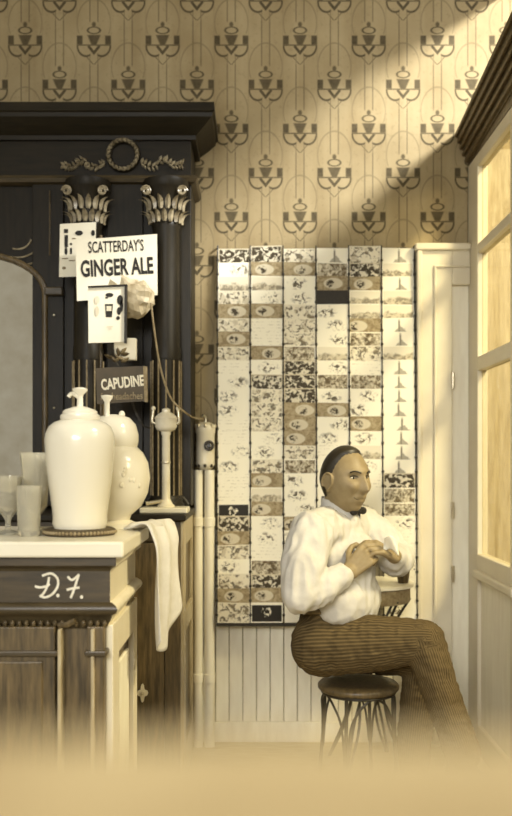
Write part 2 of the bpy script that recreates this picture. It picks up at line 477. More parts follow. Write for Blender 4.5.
for k in range(20):
    a = 2 * PI * k / 20
    for dr_ in (0.052, 0.068):
        leaf(wr, wc + Vector((math.cos(a) * dr_, -0.008, math.sin(a) * dr_)), a + PI / 2 + (0.6 if dr_ > 0.06 else -0.5), 0.026, 0.0055)
for sgn in (-1, 1):
    pts = bez([wc + Vector((sgn * 0.075, 0, -0.035)), wc + Vector((sgn * 0.12, 0, -0.05)), wc + Vector((sgn * 0.165, 0, -0.02)), wc + Vector((sgn * 0.20, 0, -0.045)), wc + Vector((sgn * 0.24, 0, -0.04))], 6)
    sw = MB().tube([p + Vector((0, 0.004, 0)) for p in pts], 0.006, 6).build('swag', M['dark'], bb, True)
    for k, p in enumerate(pts):
        if k % 2 == 0:
            leaf(sw, p, (0 if sgn > 0 else PI) + random.uniform(0.5, 1.3), 0.026, 0.006)
            leaf(sw, p, (0 if sgn > 0 else PI) - random.uniform(0.4, 1.2), 0.022, 0.005)
# columns with leafy capitals and reeded feet
CYc = 3.755
for cxp in (88, 166):
    cx = (cxp - CX) * CYc / F
    c0 = Vector((cx, CYc, 0))
    col = MB().lathe([(0.060, 1.66), (0.062, 1.70), (0.058, 1.72), (0.056, 2.20), (0.060, 2.215), (0.054, 2.225)], c0, 28).build('column', M['dark'], bb, True)
    MB().lathe([(0.056, 1.10), (0.056, 1.66)], c0, 24).build('lower_shaft', M['dark'], col, True)
    MB().lathe([(0.075, 1.045), (0.075, 1.07), (0.068, 1.08), (0.07, 1.09), (0.06, 1.105)], c0, 24).build('column_base', M['dark'], col, True)
    for k in range(12):
        a = 2 * PI * k / 12 + 0.1
        px_, py_ = cx + 0.062 * math.cos(a), CYc + 0.062 * math.sin(a)
        if py_ > CYc + 0.03: continue
        MB().tube([(px_, py_, 1.105), (px_, py_, 1.655)], 0.0035, 6).build('reed', M['tan'], col, True)
    cap = MB().lathe([(0.056, 2.20), (0.06, 2.24), (0.07, 2.30), (0.088, 2.355), (0.092, 2.36), (0.092, 2.392), (0.05, 2.392)], c0, 24).build('capital', M['dark'], bb, True)
    for row, (zz, rr, L, n_) in enumerate(((2.215, 0.062, 0.06, 9), (2.265, 0.070, 0.065, 9))):
        for k in range(n_):
            a = PI + PI * (k + 0.5 * row) / (n_ - 1 + row * 0)
            if a > 2 * PI: continue
            vs = []; fs = []
            rd = Vector((math.cos(a), math.sin(a), 0)); tg = Vector((-math.sin(a), math.cos(a), 0))
            for t in range(6):
                q_ = t / 5; w_ = 0.012 * math.sin(PI * (0.2 + 0.75 * q_))
                p = Vector((cx, CYc, zz)) + rd * (rr + 0.006 + 0.035 * q_ ** 3) + Vector((0, 0, L * (q_ - 0.25 * q_ ** 4)))
                vs += [p - tg * w_ - rd * 0.004, p + rd * 0.004, p + tg * w_ - rd * 0.004, p - rd * 0.014]
                if t:
                    b0 = (t - 1) * 4
                    for e in range(4): fs.append((b0 + e, b0 + (e + 1) % 4, b0 + 4 + (e + 1) % 4, b0 + 4 + e))
            fs += [(3, 2, 1, 0), (20, 21, 22, 23)]
            MB().add(vs, fs).build('carved_leaf', M['carve'], cap, True)
    for sgn in (-1, 1):
        spiral = [Vector((cx + sgn * (0.072 + 0.02 * math.cos(t) * (1 - t / 14)), CYc - 0.075, 2.335 + 0.02 * math.sin(t) * (1 - t / 14))) for t in np.linspace(0, 11, 30)]
        MB().tube(spiral, 0.005, 6).build('volute', M['carve'], cap, True)
# arched mirror at the far end with its frame
mx1 = (45 - CX) * BY / F
arc_pts = [(mx1 - 0.30 + 0.30 * math.cos(a), 1.94 + 0.17 * math.sin(a)) for a in np.linspace(0, PI, 20)]
mir_m, nt, b = new_mat('old_mirror')
v_, _ = coords(nt); nt.links.new(nmix(nt, noise(nt, v_, 12, 4), tone(0.9), tone(0.7)), b.inputs['Base Color'])
b.inputs['Metallic'].default_value = 1.0; b.inputs['Roughness'].default_value = 0.06
mirror = MB().prism([(mx1 - 0.6, 1.1)] + list(reversed(arc_pts))[0:] + [(mx1, 1.1)], BY + 0.008, BY + 0.018).build('mirror', mir_m, bb)
MB().tube([(mx1, BY, 1.08)] + [(x_, BY, z_) for x_, z_ in arc_pts] + [(mx1 - 0.6, BY, 1.08)], 0.013, 8).build('mirror_frame', M['oak'], mirror, True)
for k in range(3):
    r0 = 0.05 + 0.035 * k
    MB().tube([(mx1 - 0.03 - 0.09 + r0 * math.cos(a) * 1.2, BY + 0.016, 2.20 - 0.02 + r0 * math.sin(a) * -1) for a in np.linspace(0.2, 1.9, 10)], 0.004, 6).build('spandrel_line', M['carve'], bb, True)
px0 = (50 - CX) * BY / F
MB().tube([(px0, BY - 0.002, 2.10), (px0, BY - 0.002, 2.37)], 0.004, 6).build('panel_bead', M['oak'], bb, True)
MB().box(mx1 + 0.004, mx1 + 0.08, BY - 0.035, BY + 0.02, 1.93, 1.965).build('impost', M['oak_x'], bb, bevel=0.006)
for py_ in (315, 408):
    p = W(54, py_, BY - 0.003)
    MB().ellipsoid(p, (0.006, 0.005, 0.006), 10, 6).build('screw', M['nickel'], bb, True)
# lower part
LX, LY = -0.287, 3.47
MB().box(-1.7, LX, LY + 0.02, WALL_Y - 0.002, 0.0, 1.02).build('base_cabinet', M['oak'], bb)
MB().box(-1.7, LX + 0.022, LY - 0.025, WALL_Y - 0.002, 1.018, 1.045).build('ledge', M['dark_x'], bb, bevel=0.006)
MB().box(-1.7, LX, LY, LY + 0.03, 0.94, 1.018).build('rail', M['oak_x'], bb, bevel=0.003)
MB().box(LX - 0.06, LX, LY, LY + 0.03, 0.0, 0.94).build('stile', M['oak'], bb, bevel=0.003)
cd = MB().box(-0.82, LX - 0.062, LY + 0.002, LY + 0.03, 0.1, 0.935).build('cabinet_door', M['oak'], bb, bevel=0.004)
# brass latch plate on the cabinet door
p = W(142.5, 693, LY); lp = []
for k in range(24):
    a = 2 * PI * k / 24; r = 0.018 + 0.006 * math.cos(4 * a); lp.append((p.x + r * math.cos(a) * 0.9, p.z + r * math.sin(a) * 1.5))
lt = MB().prism(lp, LY - 0.004, LY + 0.004).build('latch_plate', M['enamel'], cd)
MB().ellipsoid((p.x, LY - 0.008, p.z), (0.007, 0.008, 0.007), 10, 6).build('knob', M['nickel'], lt, True)
# framed side, in paler wood that paints in the light on this face
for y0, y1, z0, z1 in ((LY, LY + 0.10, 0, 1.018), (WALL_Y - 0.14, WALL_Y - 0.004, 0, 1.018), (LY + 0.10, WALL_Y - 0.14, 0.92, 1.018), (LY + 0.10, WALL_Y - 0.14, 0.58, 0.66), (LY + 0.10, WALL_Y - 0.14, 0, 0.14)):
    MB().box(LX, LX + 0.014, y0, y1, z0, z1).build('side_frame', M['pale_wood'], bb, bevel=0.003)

# ================================================================== FRONT COUNTER
FX, FY, FB = -0.352, 2.30, 2.80
ct = thing('soda_counter', 'dark panelled oak soda counter with initials on its frieze', 'counter', (-0.9, 2.5, 0))
pathc = lambda o: [(-1.6, FY - o), (FX + o, FY - o)]
pathe = lambda o: [(FX + o, FY - o), (FX + o, FB)]
MB().box(-1.6, FX - 0.03, FY + 0.03, FB, 0, 1.0).build('body', M['oak'], ct)
MB().sweep([(-0.03, 1.005), (0.0, 1.005), (0.0, 0.984), (-0.004, 0.981), (-0.014, 0.975), (-0.018, 0.968), (-0.018, 0.888), (-0.03, 0.886)], pathc).build('frieze', M['oak_x'], ct)
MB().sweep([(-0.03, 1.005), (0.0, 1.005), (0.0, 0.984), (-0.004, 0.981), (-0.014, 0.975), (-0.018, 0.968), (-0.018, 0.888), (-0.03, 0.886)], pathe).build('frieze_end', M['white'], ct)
MB().sweep([(-0.03, 0.89), (-0.012, 0.889), (0.0, 0.882), (0.004, 0.873), (0.0, 0.864), (-0.012, 0.857), (-0.016, 0.845), (-0.03, 0.82)], pathc).build('moulding', M['oak_x'], ct, True)
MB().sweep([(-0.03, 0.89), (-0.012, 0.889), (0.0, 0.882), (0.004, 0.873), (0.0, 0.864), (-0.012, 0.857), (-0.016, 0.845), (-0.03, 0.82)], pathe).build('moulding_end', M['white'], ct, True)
# bead row below the moulding
for k in range(26):
    xk = FX - 0.03 - k * 0.018
    MB().ellipsoid((xk, FY + 0.012, 0.836), (0.006, 0.007, 0.009), 8, 6).build('bead', M['oak'], ct, True)
# piers on the front with lit returns
for x0, x1 in ((-0.425, FX - 0.03), (-0.80, -0.505), (-1.3, -1.0)):
    pr = MB().box(x0, x1, FY - 0.004 if x1 < -0.45 else FY + 0.0, FY + 0.06, 0, 0.83).build('pier', M['oak'], ct, bevel=0.003)
    MB().box(x0 - 0.005, x1 + 0.008, FY - 0.014, FY + 0.06, 0.757, 0.772).build('pier_cap', M['oak_x'], pr, bevel=0.004)
    if x1 < -0.45:
        MB().box(x0 + 0.03, x1 - 0.03, FY - 0.010, FY + 0.02, 0.1, 0.745).build('pier_panel', M['oak'], pr, bevel=0.004)
MB().tube([(-0.50, FY + 0.016, 0.83), (-0.475, FY + 0.01, 0.835), (-0.455, FY + 0.004, 0.845)], 0.008, 6).build('bracket', M['oak'], ct, True)
for xx in (60.0, 93.0):      # pale strips painted in for light catching the pier edges
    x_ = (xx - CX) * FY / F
    MB().box(x_ - 0.004, x_ + 0.005, FY - 0.012, FY + 0.05, 0.0, 0.825).build('lit_edge', M['pale_wood'], ct, bevel=0.002)
# panelled right end
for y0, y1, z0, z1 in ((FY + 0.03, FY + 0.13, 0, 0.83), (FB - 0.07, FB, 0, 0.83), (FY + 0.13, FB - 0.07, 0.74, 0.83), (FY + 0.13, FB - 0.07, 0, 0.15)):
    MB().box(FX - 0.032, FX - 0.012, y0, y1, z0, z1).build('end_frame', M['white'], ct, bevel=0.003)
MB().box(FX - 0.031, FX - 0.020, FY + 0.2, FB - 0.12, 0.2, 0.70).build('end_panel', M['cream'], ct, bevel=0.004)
# white script initials on the frieze
ini = [[(35, 385), (60, 391), (95, 385), (112, 374)], [(108, 338), (100, 380), (82, 418), (60, 440)], [(72, 332), (118, 320), (150, 345), (152, 385), (126, 424), (88, 442), (60, 432)],
       [(148, 432), (158, 433)], [(203, 335), (226, 353), (262, 325)], [(260, 325), (246, 370), (231, 415), (218, 446)], [(198, 404), (230, 396), (264, 392)], [(269, 440), (280, 441)]]
im = MB()
for si, st in enumerate(ini):
    yy = FY + 0.0168 - 0.0003 * si
    pts = [W(28 + a / 5.12, 511 + b_ / 5.12, yy) for a, b_ in st]
    if len(st) == 2:
        c_ = (pts[0] + pts[1]) / 2
        im.add([c_ + Vector((0.0042 * math.cos(k * PI / 5), 0, 0.0048 * math.sin(k * PI / 5))) for k in range(10)], [tuple(range(10))])
        continue
    pts = bez(pts, 6); vs = []
    for k, p in enumerate(pts):
        d = pts[min(k + 1, len(pts) - 1)] - pts[max(k - 1, 0)]; n_ = Vector((-d.z, 0, d.x)).normalized() * 0.0030
        vs += [p + n_, p - n_]
    im.add(vs, [(2 * k, 2 * k + 1, 2 * k + 3, 2 * k + 2) for k in range(len(pts) - 1)])
io = im.build('initials', M['chalk'], ct)
# marble worktop
mt = MB().box(-1.6, FX + 0.022, FY - 0.022, FB + 0.02, 1.006, 1.046).build('marble_worktop', M['marble'], bevel=0.006)
tag(mt, 'white marble slab lying on the dark oak counter', 'worktop')

# ================================================================== THINGS ON THE COUNTER
TOP = 1.0465
# barrel urn on a dark oval stand
uc = Vector(((80 - CX) * 2.50 / F, 2.50, TOP))
u1 = thing('syrup_urn', 'tall white barrel-shaped syrup urn on a dark stand', 'urn', uc)
MB().lathe([(0.094, 0), (0.097, 0.006), (0.097, 0.014), (0.09, 0.018)], uc, 40).build('stand', M['brownboard'], u1, True)
for k in range(30):
    a = PI + PI * k / 29
    MB().ellipsoid(uc + Vector((0.097 * math.cos(a), 0.097 * math.sin(a), 0.009)), (0.005, 0.005, 0.005), 6, 5).build('rope_bead', M['tan'], u1, True)
MB().lathe([(0.070, 0.018), (0.074, 0.03), (0.073, 0.05), (0.078, 0.09), (0.086, 0.15), (0.092, 0.21), (0.095, 0.255), (0.093, 0.275), (0.084, 0.295), (0.070, 0.306), (0.056, 0.312)], uc, 48).build('body', M['porcelain'], u1, True)
MB().lathe([(0.052, 0.312), (0.054, 0.316), (0.053, 0.326), (0.047, 0.330), (0.047, 0.336), (0.041, 0.341), (0.02, 0.348), (0.012, 0.35)], uc, 36).build('lid', M['porcelain'], u1, True)
MB().lathe([(0.009, 0.348), (0.008, 0.375), (0.010, 0.382), (0.02, 0.392), (0.021, 0.398), (0.01, 0.402)], uc, 20).build('pump_knob', M['porcelain'], u1, True)
MB().tube(bez([uc + Vector((0, 0, 0.372)), uc + Vector((-0.02, -0.005, 0.385)), uc + Vector((-0.03, -0.008, 0.375))], 4), 0.006, 8).build('spout', M['porcelain'], u1, True)
# round urn behind
u2c = Vector(((113 - CX) * 2.735 / F, 2.735, TOP))
u2 = thing('syrup_urn', 'round white globe-shaped syrup urn with a domed lid', 'urn', u2c)
MB().lathe([(0.072, 0), (0.072, 0.015), (0.05, 0.025), (0.055, 0.04), (0.085, 0.065), (0.104, 0.105), (0.111, 0.15), (0.105, 0.195), (0.09, 0.225), (0.072, 0.243)], u2c, 48).build('body', M['porcelain'], u2, True)
MB().lathe([(0.072, 0.243), (0.076, 0.26), (0.076, 0.28), (0.068, 0.31), (0.05, 0.33), (0.025, 0.338), (0.012, 0.34)], u2c, 40).build('lid', M['porcelain'], u2, True)
pc = u2c + Vector((-0.013, -0.03, 0))
MB().lathe([(0.012, 0.315), (0.008, 0.33), (0.008, 0.375), (0.017, 0.388), (0.018, 0.394), (0.008, 0.396)], pc, 18).build('pump_knob', M['porcelain'], u2, True)
MB().ellipsoid(u2c + Vector((0.025, 0.01, 0.34)), (0.010, 0.010, 0.012), 10, 8).build('lid_knob', M['porcelain'], u2, True)
random.seed(8)
for k in range(9):     # small flower decoration fired on the body
    a = -PI / 2 + random.uniform(0.35, 0.95); zz = 0.15 + random.uniform(-0.035, 0.03)
    r = 0.1105 - 6.0 * (zz - 0.15) ** 2
    MB().ellipsoid(u2c + Vector((r * math.cos(a), r * math.sin(a), zz)), (0.006, 0.003, 0.008), 8, 6, Matrix.Rotation(a + PI / 2, 3, 'Z')).build('painted_petal', M['paper_old'], u2, True)
# soda glasses at the far end of the counter
def clear_glass():
    m, nt, b = new_mat('clear_glass')
    b.inputs['Base Color'].default_value = tone(0.97); b.inputs['Roughness'].default_value = 0.05
    b.inputs['Transmission Weight'].default_value = 0.75; b.inputs['IOR'].default_value = 1.3
    return m
M['clear'] = clear_glass()
def tumbler(px_, Y, h, r, label, foot=False):
    c = Vector(((px_ - CX) * Y / F, Y, TOP))
    if foot:
        t = thing('sundae_glass', label, 'glass', c)
        MB().lathe([(0.03, 0), (0.03, 0.004), (0.008, 0.012), (0.007, 0.035), (0.012, 0.045)], c, 24).build('foot', M['clear'], t, True)
        MB().lathe([(0.012, 0.045), (r * 0.7, 0.07), (r * 0.85, h * 0.7), (r, h), (r - 0.003, h), (r * 0.8, h * 0.7), (r * 0.6, 0.075), (0.004, 0.055)], c, 24).build('bowl', M['clear'], t, True)
        return t
    t = MB()
    t.lathe([(r * 0.75, 0), (r * 0.8, 0.01), (r, h), (r - 0.003, h), (r * 0.78, 0.015), (0.003, 0.012)], (0, 0, 0), 24)
    o = t.build('tumbler', M['clear'], None, True); o.location = c
    return tag(o, label, 'glass')
tumbler(29, 2.45, 0.135, 0.036, 'straight clear glass tumbler beside the barrel urn')
tumbler(36, 2.64, 0.225, 0.046, 'tall clear footed sundae glass behind the tumbler', True)
tumbler(8, 2.52, 0.16, 0.04, 'clear footed soda glass farthest from the barrel urn', True)
# crumpled towel draped over the end of the slab
tw_v, tw_f = [], []
NU, NV = 22, 40
A0, A1 = Vector((-0.306, 2.60, 0)), Vector((-0.250, 2.86, 0))
dirn = (A1 - A0).normalized(); nrm = Vector((dirn.y, -dirn.x, 0))
for j in range(NV + 1):
    t = j / NV
    for i_ in range(NU + 1):
        u = i_ / NU
        wv = math.sin(u * 15 + t * 2.5) * 0.010 * min(1, t * 2.5 + 0.1) + math.sin(u * 7 - t * 4) * 0.008 * t
        hang = max(0.0, t - 0.22) / 0.78
        if t < 0.22:
            s = (0.22 - t) / 0.22
            base = A0.lerp(A1, u * 0.9) - nrm * (0.075 * s) ; z = TOP + 0.009 + 0.008 * (1 + math.sin(u * 9 + s * 5)) * (1 - 0.3 * s)
            if base.x < -0.6: base.x = -0.6
        else:
            base = A0.lerp(A1, u * (0.92 - 0.10 * math.sin(hang * 3.0)) + 0.07 * hang) + nrm * (0.02 * math.sin(min(1, hang * 4) * PI / 2))
            L = 0.30 + 0.07 * math.sin(u * 4.2 + 0.4) 
            z = TOP + 0.012 - L * hang
        p = base + nrm * wv; tw_v.append((p.x, p.y, z))
for j in range(NV):
    for i_ in range(NU):
        a = j * (NU + 1) + i_; tw_f.append((a, a + 1, a + NU + 2, a + NU + 1))
tw = MB().add(tw_v, tw_f).build('towel', M['cloth'], None, True)
sm = tw.modifiers.new('thick', 'SOLIDIFY'); sm.thickness = 0.003
tag(tw, 'white towel hanging over the end of the marble slab', 'towel')

# ================================================================== ON THE BACK BAR LEDGE
LT = 1.0455
mY = 3.56
mc = Vector(((166 - CX) * mY / F, mY, LT))
mx = thing('drink_mixer', 'white enamelled drink mixer on a slender column', 'mixer', mc)
MB().box(mc.x - 0.095, mc.x + 0.088, mY - 0.07, mY + 0.07, LT, LT + 0.022).build('base_slab', M['marble'], mx, bevel=0.005)
MB().lathe([(0.034, 0.022), (0.034, 0.028), (0.026, 0.034), (0.018, 0.05), (0.016, 0.055), (0.0155, 0.30), (0.019, 0.305), (0.019, 0.315)], mc, 24).build('column', M['enamel'], mx, True)
MB().lathe([(0.017, 0.19), (0.019, 0.195), (0.017, 0.20)], mc, 20).build('column_ring', M['nickel'], mx, True)
hd = MB().lathe([(0.02, 0.315), (0.036, 0.322), (0.043, 0.335), (0.043, 0.362), (0.046, 0.366), (0.043, 0.371), (0.03, 0.384), (0.016, 0.392), (0.016, 0.402), (0.008, 0.406)], mc, 28).build('motor_head', M['enamel'], mx, True)
for sgn in (-1, 1):
    MB().tube(bez([mc + Vector((sgn * 0.036, -0.01, 0.345)), mc + Vector((sgn * 0.052, -0.012, 0.352)), mc + Vector((sgn * 0.05, -0.012, 0.38)), mc + Vector((sgn * 0.048, -0.012, 0.40))], 5), 0.006, 8).build('switch_arm', M['nickel'], hd, True)
    MB().ellipsoid(mc + Vector((sgn * 0.048, -0.012, 0.405)), (0.009, 0.009, 0.010), 10, 8).build('switch_knob', M['enamel'], hd, True)
MB().tube(bez([mc + Vector((-0.015, -0.01, 0.045)), mc + Vector((-0.05, -0.02, 0.04)), mc + Vector((-0.075, -0.025, 0.036))], 5), [0.008] * 10 + [0.011], 8).build('cup_rest', M['nickel'], mx, True)
MB().tube(bez([mc + Vector((0.03, 0.02, 0.03)), mc + Vector((0.06, 0.03, 0.06)), mc + Vector((0.085, 0.03, 0.03))], 6), 0.004, 6).build('wire_loop', M['wire'], mx, True)
mcord = MB().tube(bez([W(150, 428, 3.58), W(142, 424, 3.6), W(133, 405, 3.62), W(130, 380, 3.64)], 8), 0.004, 6).build('mixer_cord', M['rubber'], None, True)
tag(mcord, 'thin dark cord curling from the drink mixer head', 'cord')
# enamel cylinder with valve on pipes, on the wall beside the back bar
fY = 3.985
fc = Vector(((205.5 - CX) * fY / F, fY, 0))
fz0 = CAMZ - (467 - CY) * fY / F; fz1 = CAMZ - (420 - CY) * fY / F
ft = thing('water_filter', 'white enamelled cylindrical water filter with a dark valve wheel', 'water filter', (fc.x, fY, fz0))
MB().lathe([(0.022, fz0 - 0.012), (0.035, fz0), (0.041, fz0 + 0.012), (0.040, fz0 + 0.02), (0.040, fz1 - 0.06), (0.043, fz1 - 0.055), (0.043, fz1 - 0.03), (0.036, fz1 - 0.018), (0.02, fz1 - 0.01)], fc, 30).build('canister', M['enamel'], ft, True)
for k in range(5):
    a = PI + PI * k / 4
    MB().ellipsoid(fc + Vector((0.041 * math.cos(a), 0.041 * math.sin(a), fz1 - 0.026)), (0.007, 0.007, 0.01), 8, 6).build('clamp_bolt', M['nickel'], ft, True)
    MB().ellipsoid(fc + Vector((0.038 * math.cos(a), 0.038 * math.sin(a), fz0 + 0.006)), (0.007, 0.007, 0.008), 8, 6).build('clamp_bolt', M['wire'], ft, True)
vp = fc + Vector((0.018, -0.045, (fz0 + fz1) / 2 - 0.01))
MB().torus(vp, 0.017, 0.006, 'y', 18, 8).build('valve_wheel', M['wire'], ft, True)
MB().tube([vp + Vector((0, -0.006, 0)), vp + Vector((0, 0.02, 0))], 0.009, 10).build('valve_stem', M['wire'], ft, True)
MB().tube(bez([fc + Vector((0, 0, fz1 - 0.012)), fc + Vector((0, 0, fz1 + 0.012)), fc + Vector((-0.012, -0.01, fz1 + 0.02))], 5), 0.006, 8).build('top_nipple', M['nickel'], ft, True)
for xp, r, lab in ((198.5, 0.019, 'cream painted pipe running down beside the back bar'), (209.5, 0.022, 'white painted pipe running down beside the postcard rack')):
    x_ = (xp - CX) * fY / F
    zt = fz0 - 0.013
    pp = MB().tube([(x_, fY, 0), (x_, fY, zt)], r, 14)
    for zz in (0.3, 0.98):
        pp.lathe([(r, zz - 0.02), (r + 0.004, zz - 0.018), (r + 0.004, zz + 0.018), (r, zz + 0.02)], (x_, fY, 0), 14)
    o = pp.build('wall_pipe', M['cream'], None, True); tag(o, lab, 'pipe')
crd = MB().tube(bez([W(151, 303, 3.45), W(155, 335, 3.46), W(161, 370, 3.48), W(171, 398, 3.46), W(186, 413, 3.49), W(195, 418, 3.68), W(204, 419, fY - 0.01)], 8), 0.0042, 6).build('hanging_cord', M['tan'], None, True)
tag(crd, 'long pale cord looping from the paper bag to the water filter', 'cord')
# small iron rosette fixed on the wallpaper above the filter
rz = MB().torus((0, 0, 0), 0.016, 0.005, 'y', 16, 6); rz.ellipsoid((0, 0, 0), (0.012, 0.006, 0.012), 10, 6)
ro = rz.build('wall_rosette', M['tan'], None, True); ro.location = W(195, 407, WALL_Y - 0.007)
tag(ro, 'small round metal rosette screwed to the wallpaper by the back bar', 'rosette')

# ================================================================== SIGNS ABOVE THE URNS
sx_ = (101 - CX) * 3.622 / F
ss = thing('sign_stand', 'thin dark post carrying the paper signs behind the urns', 'stand', (sx_, 3.622, LT))
MB().tube([(sx_, 3.622, LT + 0.01), (sx_, 3.622, 2.14)], 0.006, 8).build('post', M['oak'], ss, True)
MB().lathe([(0.05, 0), (0.05, 0.01), (0.012, 0.016)], (sx_, 3.622, LT), 20).build('foot', M['wire'], ss, True)
def board(name, label, cat, corners, Y, m, th=0.003):
    """thin card given by its four photo corners (tl,tr,br,bl) at depth Y"""
    P = [W(x_, y_, Y) for x_, y_ in corners]
    c = sum(P, Vector()) / 4
    o = MB().prism([(p.x, p.z) for p in P], Y, Y + th).build(name, m, None)
    # put the origin at the centre
    o.data.transform(Matrix.Translation(-c)); o.location = c
    tag(o, label, cat); return o
def decal(parent, polys, Y, m, name='print'):
    for pl in polys:
        P = [W(x_, y_, Y) for x_, y_ in pl]
        MB().add(P, [tuple(range(len(P)))]).build(name, m, parent)
def disc(cx, cy, rx, ry, n=12): return [(cx + rx * math.cos(2 * PI * k / n), cy + ry * math.sin(2 * PI * k / n)) for k in range(n)]
def rect(x0, y0, x1, y1): return [(x0, y0), (x1, y0), (x1, y1), (x0, y1)]
s1 = board('paper_notice', 'small white printed notice behind the large lettered sign', 'sign', [(60, 224), (96, 222), (95, 276), (59, 277)], 3.648, M['paper'])
decal(s1, [disc(79, 233, 4, 2.5), disc(93, 233, 2, 3), rect(64, 229, 68, 233), rect(64.5, 235, 68, 247), disc(66, 251, 1.5, 4), rect(70, 243, 72, 245), rect(70, 248, 72, 254)], 3.6465, M['ink'])
decal(s1, [rect(72, 238, 76, 239), rect(62, 258, 68, 259), rect(69, 260, 75, 261), disc(64, 268, 2, 1.5)], 3.6465, M['grey_ink'])
s2 = board('ginger_ale_sign', 'large white card sign with two lines of black capitals', 'sign', [(75.5, 240), (157, 234), (157.5, 295), (77, 301)], 3.60, M['paper'])
th = math.atan2(6, 81.5)
text("SCATTERDAY'S", 0.218, 0.047, M['ink'], s2, W(116, 246, 3.5985), th * 0.6, 0.012)
text("GINGER ALE", 0.286, 0.068, M['ink'], s2, W(117, 267, 3.5985), th * 0.7, 0.03)
# crumpled paper bag hooked on the sign
bm = bmesh.new(); bmesh.ops.create_icosphere(bm, subdivisions=3, radius=1.0)
random.seed(12); from mathutils import noise as mn
for v in bm.verts:
    d = v.co.normalized(); k = 1 + 0.30 * mn.noise(d * 2.6 + Vector((3, 1, 7))) + 0.12 * abs(mn.noise(d * 6.0)) - 0.06
    v.co = Vector((d.x * 0.074 * k, d.y * 0.040 * k, d.z * 0.076 * k))
    if d.x < -0.5 and d.z > 0.3: v.co += Vector((-0.035, 0, 0.03)) * (d.z - 0.3)
me = bpy.data.meshes.new('paper_bag'); bm.to_mesh(me); bm.free(); me.materials.append(M['bag'])
bag = bpy.data.objects.new('paper_bag', me); C.objects.link(bag); bag.location = W(134, 298, 3.53)
tag(bag, 'crumpled brown paper bag hanging in front of the white sign', 'paper bag')
bag.rotation_euler = (0.2, 0.3, 0)
for k, pts in enumerate(([(104, 298), (110, 279), (117, 284), (116, 296)],)):
    P = [W(a, b_, 3.50 + 0.012 * (j % 2)) for j, (a, b_) in enumerate(pts)]
    fo = MB().add(P + [p + Vector((0, 0.006, 0)) for p in P], [(0, 1, 2, 3), (7, 6, 5, 4), (0, 4, 5, 1), (1, 5, 6, 2), (2, 6, 7, 3), (3, 7, 4, 0)]).build('folded_corner', M['bag'], bag)
s3 = board('framed_picture', 'dark framed white card with a printed drinking glass', 'picture', [(88, 287), (126, 285), (125.5, 342), (88.5, 343)], 3.47, M['paper'], 0.008)
fr = M['dark']
for nm, pl in (('frame', [(124.5, 285), (127, 285), (126.5, 343), (124, 343)]), ('frame', [(88, 286), (127, 284.2), (127, 286), (88, 287.6)])):
    P = [W(a, b_, 3.462) for a, b_ in pl]
    MB().prism([(p.x, p.z) for p in P], 3.462, 3.48).build(nm, fr, s3)
decal(s3, [[(105, 304), (113, 304), (112, 317), (106, 317)], disc(109.5, 295, 4, 2.2), rect(105.5, 297, 108, 298.5), disc(120, 300, 3, 5), disc(119, 311, 2.2, 4), disc(121.5, 306, 1.6, 6), disc(118, 318, 2, 2)], 3.4685, M['ink'])
decal(s3, [rect(106.5, 306, 111.5, 311), disc(97, 300, 2.5, 4), disc(97, 311, 2, 5), rect(107, 326, 113, 327), rect(108, 328.5, 112, 329.3)], 3.4675, M['paper_old'])
# small carton with dried sprig below
P = W(125.5, 349.5, 3.55)
bx_ = MB().box(-0.042, 0.042, -0.02, 0.02, -0.042, 0.042).build('paper_carton', M['paper_old'], None, bevel=0.002); bx_.location = P
tag(bx_, 'small white carton between the framed picture and the brown sign', 'carton')
sp = thing('dried_sprig', 'dried dark leafy sprig tucked above the brown sign', 'sprig', W(116, 364, 3.53))
MB().tube(bez([W(118, 366, 3.53), W(115, 358, 3.525), W(113, 346, 3.52)], 5), 0.003, 6).build('stem', M['wire'], sp, True)
random.seed(5)
for k in range(9):
    leaf(sp, W(117 + random.uniform(-5, 9), 362 + random.uniform(-8, 1), 3.525), random.uniform(0.2, 2.9), 0.035, 0.007, M['tan'] if k % 2 else M['oak'], 0.2, 'dry_leaf')
s4 = board('remedy_sign', 'dark brown board with bold white lettering above the urns', 'sign', [(96, 368), (143, 366), (146, 401), (97, 404)], 3.46, M['brownboard'], 0.012)
P = [W(a, b_, 3.456) for a, b_ in [(143, 366), (147, 366.5), (147.5, 402), (144.5, 402)]]
MB().prism([(p.x, p.z) for p in P], 3.456, 3.474).build('edge_strip', M['tan'], s4)
text('CAPUDINE', 0.163, 0.043, M['chalk'], s4, W(122.5, 382.5, 3.4575), 0.11, 0.035)
text('for headaches', 0.160, 0.028, M['tan'], s4, W(121.5, 396, 3.4575), 0.03, 0.01)

